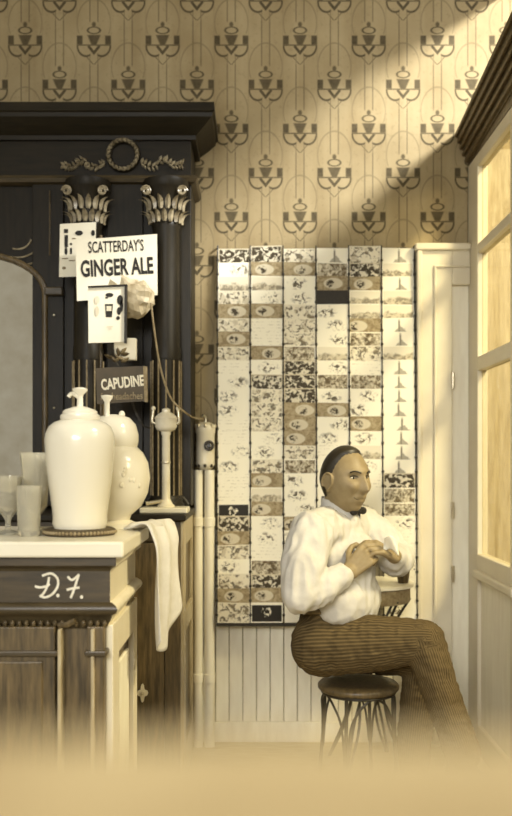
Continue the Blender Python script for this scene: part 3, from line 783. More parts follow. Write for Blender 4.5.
# ================================================================== POSTCARD RACK
def card_mat(kind):
    m, nt, b = new_mat('postcard_' + kind)
    v, (gx, gy, gz) = coords(nt, 'Generated')
    oi = nt.nodes.new('ShaderNodeObjectInfo'); r = E(nt, oi.outputs['Random'])
    u = gx * 1.55; w = gz
    vec = combine(nt, u + r * 37.0, w + r * 91.0, r * 13.0)
    r2 = (r * 7.31).fract(); r3 = (r * 17.7).fract()
    border = ((gx - 0.5).abs() - 0.465).step(0, 0.012) * ((gz - 0.5).abs() - 0.445).step(0, 0.015)
    big = noise(nt, vec, 3.2, 2); mid = noise(nt, vec, 4.6, 2, dist=0.8); fine = noise(nt, vec, 9, 2, dist=0.8)
    def shape(cx, cy, rx, ry, soft=0.25):
        return ((((u - cx) / rx) * ((u - cx) / rx)) + (((w - cy) / ry) * ((w - cy) / ry))).sqrt().step(1, soft)
    pale, white = tone(0.86), tone(0.95)
    if kind == 'plain':
        ln = ((w * 40).sin() - 0.55).step(0, 0.2); ln = (ln * -1 + 1) * (fine - 0.5).step(0, 0.05) * (mid - 0.47).step(0, 0.05) * 0.35
        col = nmix(nt, ln, white, tone(0.4))
    elif kind == 'spots':
        msk = shape(0.35 + r2 * 0.85, 0.62, 0.42, 0.26, 0.35)
        k = (0.55 - mid).step(0, 0.02) * msk
        col = nmix(nt, k * 0.92, white, tone(0.2)); col = nmix(nt, (0.56 - fine).step(0, 0.04) * msk * 0.35, col, tone(0.5))
    elif kind == 'floral':
        k = (0.55 - mid).step(0, 0.03) * border
        col = nmix(nt, k * 0.85, pale, tone(0.22)); col = nmix(nt, (0.56 - big).step(0, 0.03) * border * 0.4, col, tone(0.5))
    elif kind == 'landscape':
        g = (w + (big - 0.5) * 0.5 - 0.58).step(0, 0.05)
        col = nmix(nt, g * 0.75, pale, nmix(nt, (mid - 0.5).step(0, 0.08), tone(0.72), tone(0.30)))
        col = nmix(nt, border * 1.0, white, col)
    elif kind == 'vignette':
        ov = shape(0.4 + r2 * 0.7, 0.62, 0.46, 0.27, 0.06)
        inn = shape(0.25 + r2 * 0.75, 0.6, 0.22, 0.20, 0.2) * (0.50 - mid).step(0, 0.05)
        bgc = nmix(nt, (mid - 0.5).step(0, 0.15), tone(0.62), tone(0.47))
        col = nmix(nt, ov * 0.8, bgc, tone(0.80)); col = nmix(nt, inn, col, tone(0.2))
    elif kind == 'dark':
        k = (0.53 - mid).step(0, 0.03)
        col = nmix(nt, k * 0.9, tone(0.2), tone(0.85)); col = nmix(nt, border, tone(0.75), col)
    elif kind == 'scene':
        col = nmix(nt, (mid - 0.5).step(0, 0.12), tone(0.80), tone(0.34)); col = nmix(nt, (0.58 - fine).step(0, 0.03) * 0.6, col, tone(0.22))
        col = nmix(nt, border, white, col)
    elif kind == 'monument':
        c = 0.66 + r2 * 0.3
        pil = (u - c).abs().step(0.045, 0.015) * (w - 0.86).step(0, 0.02) * 0.8
        mound = (w + (u - c - 0.06).abs() * 0.9 - 0.60 - (mid - 0.5) * 0.3).step(0, 0.03) * (u - c).abs().step(0.4, 0.08) * 0.6
        top = ((u - c) * (u - c) + (w - 0.9) * (w - 0.9)).sqrt().step(0.05, 0.02) * 0.5
        col = nmix(nt, pil.max(mound).max(top), white, tone(0.22))
    elif kind == 'black':
        col = nmix(nt, (fine - 0.5).step(0, 0.2), tone(0.12), tone(0.08))
    else:  # 'silhouette' : black panel with a pale figure, white border
        fig = shape(0.75, 0.55, 0.24, 0.26, 0.05) * (0.56 - mid).step(0, 0.03)
        col = nmix(nt, fig, tone(0.08), tone(0.9)); col = nmix(nt, border * (gz - 0.87).step(0, 0.01), white, col)
    nt.links.new(col, b.inputs['Base Color']); b.inputs['Roughness'].default_value = 0.55
    b.inputs['Specular IOR Level'].default_value = 0.3
    return m
KN = {'W': 'plain', 'S': 'spots', 'F': 'floral', 'L': 'landscape', 'T': 'vignette', 'D': 'dark', 'M': 'scene', 'P': 'monument', 'K': 'black', 'B': 'silhouette'}
KL = {'W': 'nearly blank white postcard', 'S': 'pale postcard with dark sprigs', 'F': 'pale postcard with crowded flowers', 'L': 'postcard with low landscape',
      'T': 'tan postcard with oval vignette', 'D': 'dark postcard with pale pattern', 'M': 'mid-toned scenic postcard', 'P': 'white postcard with dark monument', 'K': 'black postcard', 'B': 'black silhouette postcard'}
GRID = ['DSLFTFTFWSSSWWSSWWBDTFSFTF',
        'DTLSTWWTSDFFFSSFTLTSSWMDTB',
        'FTSSFFFMDDDTTTFMSSSTSSSWSS',
        'PMTKSSSLSMSTSSWSSS........',
        'FDTLLTMFWMSSTSLSWSST......',
        'PLPLLPPLPPPPPPPPDMMSWWSWSS']
ORD = ['first', 'second', 'third', 'fourth', 'fifth', 'sixth', 'seventh', 'eighth', 'ninth', 'tenth', 'eleventh', 'twelfth', 'thirteenth', 'fourteenth', 'fifteenth', 'sixteenth',
       'seventeenth', 'eighteenth', 'nineteenth', 'twentieth', 'twenty-first', 'twenty-second', 'twenty-third', 'twenty-fourth', 'twenty-fifth', 'bottom']
RX0, RP, ROWP = (217.6 - CX) * 4.03 / F, 0.1446, 0.0621
Z0 = CAMZ - (248.5 - CY) * 4.04 / F                     # top edge of the first row
def row_y(k): return 4.036 - 0.0030 * k
CW, CH = 0.1395, 0.088
rk = thing('postcard_rack', 'tall dark wire postcard rack hanging on the wallpapered wall', 'postcard rack', (RX0 + 3 * RP, 4.0, Z0 - 25 * ROWP - CH))
protos = {}
random.seed(21)
for c in range(6):
    for k in range(26):
        g = GRID[c][k]
        if g == '.': continue
        if g not in protos:
            protos[g] = MB().box(-CW / 2, CW / 2, -0.0005, 0.0005, -CH / 2, CH / 2).build('postcard', card_mat(KN[g]))
            o = protos[g]
        else:
            o = protos[g].copy(); C.objects.link(o)
        dz = random.uniform(-0.0025, 0.0025) + (0.012 if (k == 0 and c in (1, 4)) else 0)
        o.location = (RX0 + RP * (c + 0.5) + random.uniform(-0.0015, 0.0015), row_y(k) + (0.001 if c % 2 else 0), Z0 - k * ROWP - CH / 2 + dz)
        o.rotation_euler = (0, random.gauss(0, 0.010), 0)
        if k == 0 and c == 1: o.rotation_euler[1] = -0.03
        col_ = ['sixth column', 'fifth column', 'fourth column', 'third column', 'second column', 'column'][c]
        tag(o, f'{KL[g]}, {ORD[k]} row, {col_} from door casing' if c < 5 else f'{KL[g]}, {ORD[k]} row, column beside door casing', 'postcard', 'postcards in the wire rack')
zb = Z0 - 25 * ROWP - CH
for c in range(7):
    xx = RX0 + RP * c
    u_ = MB().tube([(xx, row_y(0) - 0.003, Z0 + 0.012), (xx, row_y(25) - 0.003, zb - 0.004)], 0.0028, 6)
    for k in range(26):
        zc = Z0 - k * ROWP - ROWP * 0.86
        u_.ellipsoid((xx, row_y(k) - 0.006, zc), (0.0062, 0.004, 0.0075), 8, 5)
    u_.build('upright', M['wire'], rk, True)
for k in range(26):
    zc = Z0 - k * ROWP - CH - 0.0025
    MB().tube([(RX0, row_y(k) - 0.0005, zc), (RX0 + 6 * RP, row_y(k) - 0.0005, zc)], 0.0017, 5).build('pocket_wire', M['wire'], rk, True)
MB().box(RX0 - 0.003, RX0 + 6 * RP + 0.003, row_y(25) - 0.006, row_y(25) + 0.03, zb - 0.014, zb - 0.005).build('bottom_rail', M['wire'], rk)
for xx in (RX0, RX0 + 6 * RP):
    MB().box(xx - 0.003, xx + 0.003, row_y(25), WALL_Y, zb - 0.012, zb - 0.006).build('wall_bracket', M['wire'], rk)
    MB().box(xx - 0.003, xx + 0.003, row_y(0), WALL_Y, Z0 + 0.004, Z0 + 0.010).build('wall_bracket', M['wire'], rk)

# ================================================================== PARLOUR TABLE BEHIND THE MAN
tc = Vector((0.458, 3.745, 0))
tt = thing('parlor_table', 'small round parlour table with bent wire legs behind the man', 'table', tc)
MB().lathe([(0.17, 0.735), (0.186, 0.738), (0.188, 0.745), (0.186, 0.752), (0.17, 0.754)], tc, 40).build('tabletop', M['cream'], tt, True)
MB().lathe([(0.168, 0.675), (0.172, 0.68), (0.172, 0.734), (0.16, 0.735)], tc, 40).build('apron', M['tan'], tt, True)
for k in range(4):
    a = PI / 4 + k * PI / 2 + 0.2
    d = Vector((math.cos(a), math.sin(a), 0)); e = Vector((-math.sin(a), math.cos(a), 0))
    for s_ in (-1, 1):
        MB().tube(bez([tc + d * 0.16 + e * 0.06 * s_ + Vector((0, 0, 0.69)), tc + d * 0.09 + e * 0.02 * s_ + Vector((0, 0, 0.55)), tc + d * 0.055 + e * 0.012 * -s_ + Vector((0, 0, 0.38)), tc + d * 0.10 + e * 0.012 * s_ + Vector((0, 0, 0.18)), tc + d * 0.18 + e * 0.004 * s_ + Vector((0, 0, 0.006))], 6), 0.0055, 6).build('leg', M['wire'], tt, True)
gc = tc + Vector((0.135, -0.06, 0.7545))
gl = MB().lathe([(0.02, 0), (0.022, 0.004), (0.027, 0.05), (0.025, 0.05), (0.019, 0.006)], (0, 0, 0), 20).build('drinking_glass', M['oak'], None, True); gl.location = gc
tag(gl, 'small dark drinking cup on the round parlour table', 'cup')

# ================================================================== STOOL
stc = Vector((0.366, 3.27, -0.012))
st = thing('wire_stool', 'round wooden seat stool on bent wire legs under the man', 'stool', stc)
MB().lathe([(0.11, 0.440), (0.138, 0.442), (0.145, 0.450), (0.145, 0.460), (0.138, 0.467), (0.10, 0.469), (0.06, 0.468), (0.01, 0.467)], stc, 48).build('seat', M['oak'], st, True)
MB().torus(stc + Vector((0, 0, 0.436)), 0.130, 0.005, 'z', 36, 6).build('seat_ring', M['wire'], st, True)
for k in range(4):
    a = PI / 4 + k * PI / 2 + 0.35
    d = Vector((math.cos(a), math.sin(a), 0)); e = Vector((-math.sin(a), math.cos(a), 0))
    lg = MB().tube(bez([stc + d * 0.128 + Vector((0, 0, 0.437)), stc + d * 0.132 + Vector((0, 0, 0.3)), stc + d * 0.16 + Vector((0, 0, 0.019))], 6), 0.0065, 8).build('leg', M['wire'], st, True)
    for s_ in (-1, 1):
        MB().tube(bez([stc + d * 0.136 + e * 0.004 * s_ + Vector((0, 0, 0.22)), stc + d * 0.130 + e * 0.018 * s_ + Vector((0, 0, 0.34)), stc + d * 0.12 + e * 0.05 * s_ + Vector((0, 0, 0.405)), stc + d * 0.10 + e * 0.08 * s_ + Vector((0, 0, 0.434))], 6), 0.0045, 6).build('brace', M['wire'], lg, True)

# ================================================================== THE MAN
def evaluated(o):
    dg = bpy.context.evaluated_depsgraph_get(); dg.update()
    me = bpy.data.meshes.new_from_object(o.evaluated_get(dg)); old = o.data; o.modifiers.clear(); o.data = me
    bpy.data.meshes.remove(old); return o
def fuse(mb, name, m, voxel, smooth, parent=None):
    o = mb.build(name, m)
    r = o.modifiers.new('r', 'REMESH'); r.mode = 'VOXEL'; r.voxel_size = voxel; r.use_smooth_shade = True
    s_ = o.modifiers.new('s', 'SMOOTH'); s_.factor = 0.5; s_.iterations = smooth
    evaluated(o)
    for p in o.data.polygons: p.use_smooth = True
    if not o.data.materials: o.data.materials.append(m)
    if parent is not None: attach(o, parent)
    return o
AB = math.radians(30)
fB = Vector((math.cos(AB), -math.sin(AB), 0)); rB = Vector((-math.sin(AB), -math.cos(AB), 0))
V = Vector
pel = V((0.272, 3.30, 0.605)); wai = V((0.275, 3.29, 0.76)); che = V((0.285, 3.29, 0.92)); upc = V((0.285, 3.29, 1.00)); nek = V((0.292, 3.28, 1.085))
shR, elR, wrR = V((0.192, 3.125, 1.005)), V((0.150, 3.04, 0.800)), W(350, 571, 3.10)
shL, elL, wrL = V((0.395, 3.43, 1.005)), V((0.515, 3.36, 0.89)), W(394, 556, 3.17)
hipR, knR, anR = pel + rB * 0.085 + V((0, 0, -0.01)), W(424, 641, 3.10), W(463, 762, 3.0)
hipL, knL, anL = pel - rB * 0.075 + V((0, 0, -0.03)), V((0.604, 3.28, 0.550)), V((0.560, 3.32, 0.115))
hd = W(345.5, 480, 3.235)
AH = math.radians(53)
fH = V((math.cos(AH), -math.sin(AH), 0)); lH = V((math.sin(AH), math.cos(AH), 0)); uH = V((0, 0, 1))
tiltq = Quaternion(lH, 0.06)     # small nod
fH2 = tiltq @ fH; uH2 = tiltq @ uH
HM = Matrix(((fH2.x, lH.x, uH2.x), (fH2.y, lH.y, uH2.y), (fH2.z, lH.z, uH2.z)))
def head_pt(s_, off=0.0):
    sx, sy, sz = s_
    x, y, z = 0.096 * sx, 0.0765 * sy, 0.116 * sz
    t = max(0.0, -sz)
    jw = min(1.5, (1 - min(t, 0.98) ** 2.8) ** (1 / 2.8) / math.sqrt(1 - min(t, 0.98) ** 2)) if t > 0 else 1.0
    y *= jw * (1 - 0.40 * t ** 1.5)
    if sx < 0: x *= 1 - 0.50 * t ** 1.2
    else: x *= (1 + (jw - 1) * 0.6) * (1 - 0.06 * t); x += 0.008 * t * sx
    if sz > 0 and sx > 0: x -= 0.010 * sz * sx
    if sx > 0:
        fr_ = min(1, sx * 2.2)
        g = lambda c, w_: math.exp(-((c) / w_) ** 2)
        pr = 0.0
        if -0.045 < z < 0.030: pr = (0.030 - z) / 0.058 if z > -0.028 else max(0.0, 1 - (-0.028 - z) / 0.013)
        x += fr_ * 0.031 * pr * g(y, 0.0085 + 0.005 * pr)
        x -= fr_ * 0.016 * g(abs(y) - 0.032, 0.016) * g(z - 0.016, 0.013)
        x += fr_ * 0.007 * g(z - 0.037, 0.011) * g(y, 0.050)
        x += fr_ * 0.009 * g(abs(y) - 0.043, 0.016) * g(z + 0.018, 0.015); x -= fr_ * 0.007 * g(abs(y) - 0.048, 0.014) * g(z + 0.056, 0.02)
        x += fr_ * 0.006 * g(y, 0.022) * (g(z + 0.054, 0.0055) + 0.9 * g(z + 0.068, 0.006))
        x -= fr_ * 0.004 * g(y, 0.026) * g(z + 0.061, 0.003)
        x -= fr_ * 0.006 * g(abs(y) - 0.029 - 0.35 * (-0.045 - z), 0.006) * g(z + 0.046, 0.020)
        x += fr_ * 0.010 * g(y, 0.024) * g(z + 0.100, 0.016)
        x -= fr_ * 0.004 * g(y, 0.03) * g(z + 0.083, 0.007)
    p = V((x, y, z))
    if off: p += V((sx / 0.096, sy / 0.0765, sz / 0.116)).normalized() * off
    return hd + HM @ p
def sphere_dirs(n, m):
    return [[(max(math.sin(PI * i / m), 1e-3) * math.cos(2 * PI * k / n), max(math.sin(PI * i / m), 1e-3) * math.sin(2 * PI * k / n), -math.cos(PI * i / m)) for k in range(n)] for i in range(m + 1)]
B = MB()
# head
n_, m_ = 120, 90
D = sphere_dirs(n_, m_)
vs = [head_pt(s_) for r_ in D for s_ in r_]; fs = []
for i in range(m_):
    for k in range(n_): fs.append((i * n_ + k, i * n_ + (k + 1) % n_, (i + 1) * n_ + (k + 1) % n_, (i + 1) * n_ + k))
fs += [tuple(reversed(range(n_))), tuple(m_ * n_ + k for k in range(n_))]
B.add(vs, fs)
for sgn in (-1, 1):       # ears
    ec = hd + HM @ V((-0.002, sgn * 0.078, -0.006))
    er = HM @ Matrix.Rotation(0.25, 3, 'Y') @ Matrix.Rotation(-sgn * 0.35, 3, 'Z')
    B.ellipsoid(ec, (0.018, 0.008, 0.030), 14, 10, er)
    rim = [ec + er @ V((-0.003 + 0.019 * math.cos(a), sgn * 0.008, 0.002 + 0.031 * math.sin(a))) for a in np.linspace(-1.2, 4.0, 16)]
    B.tube(rim, 0.0045, 6)
    B.ellipsoid(ec + er @ V((0.006, sgn * 0.004, -0.026)), (0.008, 0.006, 0.009), 10, 8)
B.capsule(nek + V((0, 0, -0.04)), 0.062, hd + HM @ V((-0.018, 0, -0.05)), 0.056)
# trunk and limbs (inside the clothes)
B.capsule(pel, 0.10, wai, 0.10); B.capsule(wai, 0.10, che, 0.105); B.capsule(che, 0.105, upc, 0.09)
B.capsule(upc, 0.08, shR, 0.05); B.capsule(upc, 0.08, shL, 0.05); B.capsule(upc, 0.07, nek, 0.055)
B.capsule(pel + rB * 0.07, 0.08, pel - rB * 0.07, 0.08)
for sh, el, wr_ in ((shR, elR, wrR), (shL, elL, wrL)):
    B.capsule(sh, 0.048, el, 0.038); B.capsule(el, 0.038, wr_, 0.026)
for h_, k_, a_ in ((hipR, knR, anR), (hipL, knL, anL)):
    B.capsule(h_, 0.08, k_, 0.052); B.capsule(k_, 0.05, k_.lerp(a_, 0.35), 0.05); B.capsule(k_.lerp(a_, 0.35), 0.05, a_, 0.034)
footdir = {}
for a_, d_ in ((anR, V((0.80, -0.45, -0.38)).normalized()), (anL, V((0.88, -0.47, 0)).normalized())):
    B.capsule(a_ + V((0, 0, -0.03)), 0.034, a_ + d_ * 0.13 + V((0, 0, -0.06)), 0.028)
def hand(B, wr_, d, n, right, curls, spread=0.02, thumb_to=None, sc_=1.0):
    d = d.normalized(); n = (n - d * n.dot(d)).normalized()
    s_ = n.cross(d) if right else d.cross(n)          # towards the thumb
    # palm
    for k, o in enumerate((-0.030, -0.010, 0.010, 0.028)):
        B.capsule(wr_ + s_ * o * 0.55 * sc_, 0.016 * sc_, wr_ + d * (0.085 - 0.006 * abs(k - 2)) * sc_ + s_ * o * sc_, 0.0125 * sc_, 10, 4)
    lens = [(0.034, 0.022, 0.018), (0.042, 0.027, 0.021), (0.046, 0.030, 0.022), (0.041, 0.026, 0.021)]   # little .. index
    for k, o in enumerate((-0.032, -0.011, 0.010, 0.031)):
        p = wr_ + d * (0.085 - 0.006 * abs(k - 2)) * sc_ + s_ * o * sc_
        ang = 0.0
        for j in range(3):
            ang += curls[k][j]
            q = Quaternion(s_, ang if right else -ang)
            dd = (q @ d)
            if (dd - d).dot(n) > 0: dd = Quaternion(s_, -ang if right else ang) @ d
            dd = (dd + s_ * (k - 1.5) * spread).normalized()
            p2 = p + dd * lens[k][j] * sc_
            B.capsule(p, (0.0100 - 0.0010 * j) * sc_, p2, (0.0092 - 0.0012 * j) * sc_, 10, 4); p = p2
    b0 = wr_ + d * 0.022 * sc_ + s_ * 0.022 * sc_
    b1 = b0 + (d * 0.55 + s_ * 0.7 - n * 0.45).normalized() * 0.042 * sc_
    tip = thumb_to if thumb_to is not None else b1 + (d * 0.9 + s_ * 0.1 - n * 0.4).normalized() * 0.05 * sc_
    mid_ = b1.lerp(tip, 0.52) + s_ * 0.006
    B.capsule(b0, 0.015 * sc_, b1, 0.0115 * sc_, 10, 4); B.capsule(b1, 0.0112 * sc_, mid_, 0.0098 * sc_, 10, 4); B.capsule(mid_, 0.0098 * sc_, tip, 0.008 * sc_, 10, 4)
grip = W(378, 545, 3.10)
dR = (W(372, 549, 3.115) - wrR)
cR = [(0.75, 1.0, 0.6), (0.7, 0.95, 0.6), (0.6, 0.9, 0.55), (0.45, 0.75, 0.5)]
hand(B, wrR, dR, V((-0.25, -0.95, 0.15)), True, cR, 0.015, None, 0.98)
hand(B, wrL, V((-0.6, -0.35, 0.35)), V((0.35, -0.25, 0.6)), False, [(0.5, 0.8, 0.5)] * 4, 0.015, None, 0.95)
man = fuse(B, 'person', M['skin'], 0.0032, 3)
tag(man, 'seated man in white shirt and striped trousers with legs crossed', 'person')

# ---- shirt
S_ = MB()
S_.capsule(pel + V((0.02, 0, 0.09)), 0.122, wai + fB * 0.01, 0.132); S_.capsule(wai + fB * 0.015, 0.134, che, 0.132); S_.capsule(che, 0.132, upc, 0.098)
belly = wai + fB * 0.055 + V((0, 0, -0.005))
S_.capsule(belly + rB * 0.05, 0.105, belly - rB * 0.05, 0.105); S_.capsule(belly, 0.11, che + fB * 0.035, 0.105)
S_.capsule(belly + V((0, 0, -0.06)) - fB * 0.01, 0.090, belly, 0.11)
S_.capsule(che + rB * 0.075, 0.10, che - rB * 0.075, 0.10)
S_.capsule(upc + rB * 0.05, 0.088, shR, 0.072); S_.capsule(upc - rB * 0.05, 0.088, shL, 0.072); S_.capsule(upc, 0.09, nek + V((0, 0, -0.03)), 0.064)
for sh, el, wr_, r0, r1, r2 in ((shR, elR, wrR, 0.073, 0.064, 0.043), (shL, elL, wrL, 0.074, 0.066, 0.040)):
    m1 = sh.lerp(el, 0.5) + (V((-0.012, -0.01, 0)) if sh is shR else V((0.01, 0, 0)))
    S_.capsule(sh, r0, m1, r0 + 0.002); S_.capsule(m1, r0 + 0.002, el, r1)
    cuff = el.lerp(wr_, 0.80)
    fm = el.lerp(wr_, 0.4) + V((0, 0, -0.012))
    S_.capsule(el, r1, fm, r1 * 0.88); S_.capsule(fm, r1 * 0.88, cuff, r2)
shirt = fuse(S_, 'shirt', M['cloth'], 0.006, 6, man)
# soft folds
from mathutils import noise as mnoise
def folds(o, amp, sc0, stretch=(1, 1, 1), seed=0.0, amp2=0.0, limit=None):
    me = o.data; nrm_ = [v.normal.copy() for v in me.vertices]
    for v, nn in zip(me.vertices, nrm_):
        c = V((v.co.x * stretch[0], v.co.y * stretch[1], v.co.z * stretch[2])) * sc0 + V((seed, seed * 2, seed * 3))
        h = mnoise.noise(c); r_ = 1 - abs(mnoise.noise(c * 1.9 + V((5, 5, 5)))) * 2
        v.co += nn * (amp * h + amp2 * (r_ - 0.4))
    me.update()
folds(shirt, 0.006, 13, (1.0, 1.0, 0.55), 2.0, 0.0045)
folds(shirt, 0.0, 9, (1.4, 1.4, 0.45), 4.0, 0.006)
# collar, bow tie, buttons
col_m = MB()
rings = []
NC = 30
for j, (rr, zz) in enumerate(((0.070, -0.022), (0.0715, 0.0), (0.069, 0.017), (0.0645, 0.016), (0.064, -0.015))):
    ring = []
    for k in range(NC + 1):
        a = 0.30 + (2 * PI - 0.60) * k / NC
        dd = fB * math.cos(a) + rB * math.sin(a)
        drop = -0.014 * math.cos(a) if True else 0
        ring.append(nek + V((0.008, -0.004, 0.004)) + dd * rr * (1.0 + 0.05 * math.cos(a)) + V((0, 0, zz + drop - (0.018 if (j < 2 and abs(a - PI) > 2.4) else 0))))
    rings += ring
cf = []
for j in range(4):
    for k in range(NC): a = j * (NC + 1) + k; cf.append((a, a + 1, a + NC + 2, a + NC + 1))
clr = MB().add(rings, cf).build('collar', M['cloth'], man, True)
bt = nek + fB * 0.074 + V((0.006, -0.008, -0.012))
tie = MB()
for sgn in (-1, 1):
    pts = [bt + rB * 0.003 * sgn, bt + rB * 0.018 * sgn + V((0, 0, 0.002)), bt + rB * 0.040 * sgn + V((0, 0, -0.004))]
    for a, b_, r0, r1 in ((0, 1, 0.006, 0.010), (1, 2, 0.010, 0.014)): tie.capsule(pts[a], r0, pts[b_], r1, 10, 4)
tie.capsule(bt + V((0, 0, -0.004)), 0.009, bt + V((0, 0, 0.004)), 0.009, 10, 4)
tie.build('bow_tie', M['ink'], man, True)

# ---- trousers with lengthwise pinstripes
T = MB(); segs = []
def tc_(p0, r0, p1, r1, ref=None):
    T.capsule(p0, r0, p1, r1); segs.append((V(p0), V(p1), r0, r1))
tc_(pel + rB * 0.055 + V((0.0, 0, 0.0)), 0.118, pel - rB * 0.06, 0.115)
tc_(pel + V((0.0, 0, 0.0)), 0.122, pel + V((0.01, 0, 0.05)), 0.128)
tc_(pel + V((0.03, 0, 0.072)) + rB * 0.05, 0.112, pel + V((0.03, 0, 0.072)) - rB * 0.05, 0.112)
tc_(hipR, 0.108, hipR.lerp(knR, 0.55), 0.096); tc_(hipR.lerp(knR, 0.55), 0.096, knR, 0.072)
tc_(knR, 0.071, knR.lerp(anR, 0.4), 0.062); tc_(knR.lerp(anR, 0.4), 0.062, anR + V((0, 0, 0.03)), 0.058)
tc_(hipL, 0.105, knL, 0.078); tc_(knL, 0.074, knL.lerp(anL, 0.5), 0.064); tc_(knL.lerp(anL, 0.5), 0.064, anL + V((0, 0, -0.02)), 0.062)
trm, nt, b = new_mat('striped_trousers')
at = nt.nodes.new('ShaderNodeAttribute'); at.attribute_name = 'around'
ar = E(nt, at.outputs['Fac'])
v_, _ = coords(nt)
stp = (ar.sin() - 0.25).step(0, 0.35)
nz = noise(nt, v_, 30, 3)
basec = nmix(nt, (nz - 0.5).step(0, 0.2), tone(0.24), tone(0.18))
nt.links.new(nmix(nt, stp * 0.85, tone(0.35), basec), b.inputs['Base Color']); b.inputs['Roughness'].default_value = 0.9
b.inputs['Specular IOR Level'].default_value = 0.15
trs = fuse(T, 'trousers', trm, 0.006, 6, man)
folds(trs, 0.004, 16, (1, 1, 1), 7.0, 0.004)
folds(trs, 0.001, 24, (0.6, 1, 1.6), 3.0, 0.0025)
att = trs.data.attributes.new('around', 'FLOAT', 'POINT')
vals = np.zeros(len(trs.data.vertices), dtype=np.float32)
P_ = np.array([v.co[:] for v in trs.data.vertices])
best = np.full(len(P_), 1e9)
for (a, b_, r0, r1) in segs[3:] + segs[1:2]:
    A = np.array(a[:]); Bv = np.array(b_[:]); ab = Bv - A; L2 = ab @ ab
    t = np.clip(((P_ - A) @ ab) / L2, 0, 1); Q = A + t[:, None] * ab
    rr = r0 + (r1 - r0) * t
    dist = np.abs(np.linalg.norm(P_ - Q, axis=1) - rr)
    dn = V(b_ - a).normalized(); e1 = dn.cross(V((0.3, 1, 0.1))).normalized(); e2 = dn.cross(e1)
    R = P_ - Q
    ang = np.arctan2(R @ np.array(e2[:]), R @ np.array(e1[:]))
    ok = dist < best
    best[ok] = dist[ok]; vals[ok] = (ang * 50)[ok]
att.data.foreach_set('value', vals)
# waistband and its strap end
wb = []
for k in range(41):
    a = 2 * PI * k / 40
    p = pel + V((0.012, 0, 0.118)) + fB * (0.128 - 0.02 * max(0, math.cos(a))) * math.cos(a) + rB * 0.150 * math.sin(a)
    wb.append(p + V((0, 0, 0.012 * math.cos(a))))
MB().tube(wb, 0.011, 8, caps=False).build('waistband', M['oak'], man, True)
# socks + shoes
for a_, d_ in ((anR, V((0.80, -0.45, -0.38)).normalized()), (anL, V((0.88, -0.47, 0)).normalized())):
    S2 = MB(); a0 = a_ + V((0, 0, 0.0))
    S2.capsule(a0 + V((0, 0, 0.0)), 0.047, a0 + V((0, 0, -0.055)) - d_ * 0.02, 0.046)
    S2.capsule(a0 + V((0, 0, -0.04)), 0.05, a0 + d_ * 0.13 + V((0, 0, -0.068)), 0.04)
    S2.capsule(a0 + d_ * 0.10 + V((0, 0, -0.066)), 0.043, a0 + d_ * 0.185 + V((0, 0, -0.072)), 0.033)
    fuse(S2, 'shoe', M['shoe'], 0.006, 3, man)
# hair
n_, m_ = 96, 72
D = sphere_dirs(n_, m_); hv, keep = [], []
for r_ in D:
    for s_ in r_:
        sx, sy, sz = s_
        zs = (-1.0, -0.62, -0.25, 0.12, 0.5, 0.78, 0.93, 1.0); hx = (-0.9, -0.55, -0.24, 0.06, 0.20, 0.42, 0.70, 1.0)
        k = float(np.interp(sz, zs, hx)) - sx - 0.10 * max(0.0, 0.5 - abs(abs(sy) - 0.55) * 2) * (sz > 0.4)
        keep.append(k > -0.05); hv.append(head_pt(s_, 0.0085 * max(0.0, min(1.0, (k + 0.05) / 0.25)) - 0.0012))
hf = []
for i in range(m_):
    for k in range(n_):
        f = (i * n_ + k, i * n_ + (k + 1) % n_, (i + 1) * n_ + (k + 1) % n_, (i + 1) * n_ + k)
        if all(keep[q_] for q_ in f): hf.append(f)
hf.append(tuple(m_ * n_ + k for k in range(n_)))
used = sorted({q_ for f in hf for q_ in f}); mp = {q_: i for i, q_ in enumerate(used)}
MB().add([hv[q_] for q_ in used], [tuple(mp[q_] for q_ in f) for f in hf]).build('hair', M['hair'], man, True)
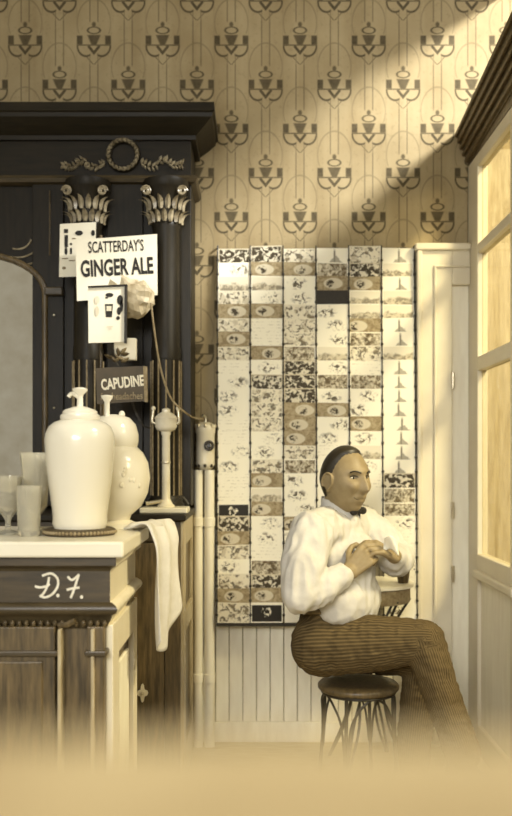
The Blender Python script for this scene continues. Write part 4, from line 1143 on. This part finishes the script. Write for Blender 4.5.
# eyes, brows, mouth
M['eye'] = mat('eye_white', 0.8, 0.25, 0.02, 8)
def on_face(y, z, out):
    """point on the front of the head at local (y,z), pushed out"""
    sz = z / 0.116; t = max(0, -sz); jw = min(1.5, (1 - min(t, 0.98) ** 2.8) ** (1 / 2.8) / math.sqrt(1 - min(t, 0.98) ** 2)) if t > 0 else 1.0
    sy = y / (0.0765 * jw * (1 - 0.40 * t ** 1.5)); sx = math.sqrt(max(0.0, 1 - sy * sy - sz * sz))
    return head_pt((sx, sy, sz)) + fH2 * out
for sgn in (-1, 1):
    c = on_face(sgn * 0.032, 0.014, -0.0035)
    ey = MB().ellipsoid(c, (0.010, 0.010, 0.0062), 14, 10, HM).build('eye', M['eye'], man, True)
    MB().ellipsoid(c + fH2 * 0.0078, (0.003, 0.0045, 0.0045), 10, 8, HM).build('iris', M['ink'], ey, True)
    bp = [on_face(sgn * yy, zz, 0.0015) for yy, zz in ((0.014, 0.031), (0.026, 0.036), (0.038, 0.036), (0.047, 0.031))]
    MB().tube(bez(bp, 4), 0.0028, 6).build('eyebrow', M['hair'], man, True)
    lid = [on_face(sgn * yy, zz, 0.0052) for yy, zz in ((0.020, 0.0165), (0.032, 0.0215), (0.044, 0.0165))]
    MB().tube(bez(lid, 4), 0.0018, 6).build('eyelid', M['hair'], man, True)
mth = [on_face(yy, zz, 0.0006) for yy, zz in ((-0.029, -0.054), (-0.018, -0.0605), (0, -0.062), (0.018, -0.0605), (0.029, -0.054))]
MB().tube(bez(mth, 5), 0.0017, 6).build('mouth', M['brownboard'], man, True)

# ---- folded white paper in his hands
gp = wrR + dR.normalized() * 0.115 + V((0.045, 0.0, 0.015))
nap = MB()
NV_, NU_ = 8, 8
nv, nf = [], []
for j in range(NV_ + 1):
    for i_ in range(NU_ + 1):
        u, t = i_ / NU_, j / NV_
        nv.append(V((-0.01 + 0.05 * u, 0.012 * math.sin(u * 5 + t * 3) - 0.01 * t, -0.035 + 0.05 * t + 0.012 * math.sin(u * 4))))
for j in range(NV_):
    for i_ in range(NU_): a = j * (NU_ + 1) + i_; nf.append((a, a + 1, a + NU_ + 2, a + NU_ + 1))
np_ = MB().add(nv, nf).build('napkin', M['paper'], None, True); np_.location = gp
sm = np_.modifiers.new('thick', 'SOLIDIFY'); sm.thickness = 0.0025
tag(np_, 'small white folded paper napkin held by the seated man', 'napkin')

# ================================================================== NEAR COUNTER UNDER THE CAMERA
LZ = CAMZ - (730 - CY) / F * 0.20
fg = thing('display_counter', 'plain tan wooden counter standing apart, facing the soda counter', 'counter', (0.0, -0.05, 0))
MB().box(-0.75, 0.75, -0.45, 0.20, LZ - 0.03, LZ).build('countertop', M['ledge'], fg, bevel=0.006)
MB().box(-0.72, 0.72, -0.43, 0.16, 0, LZ - 0.03).build('body', M['oak'], fg)
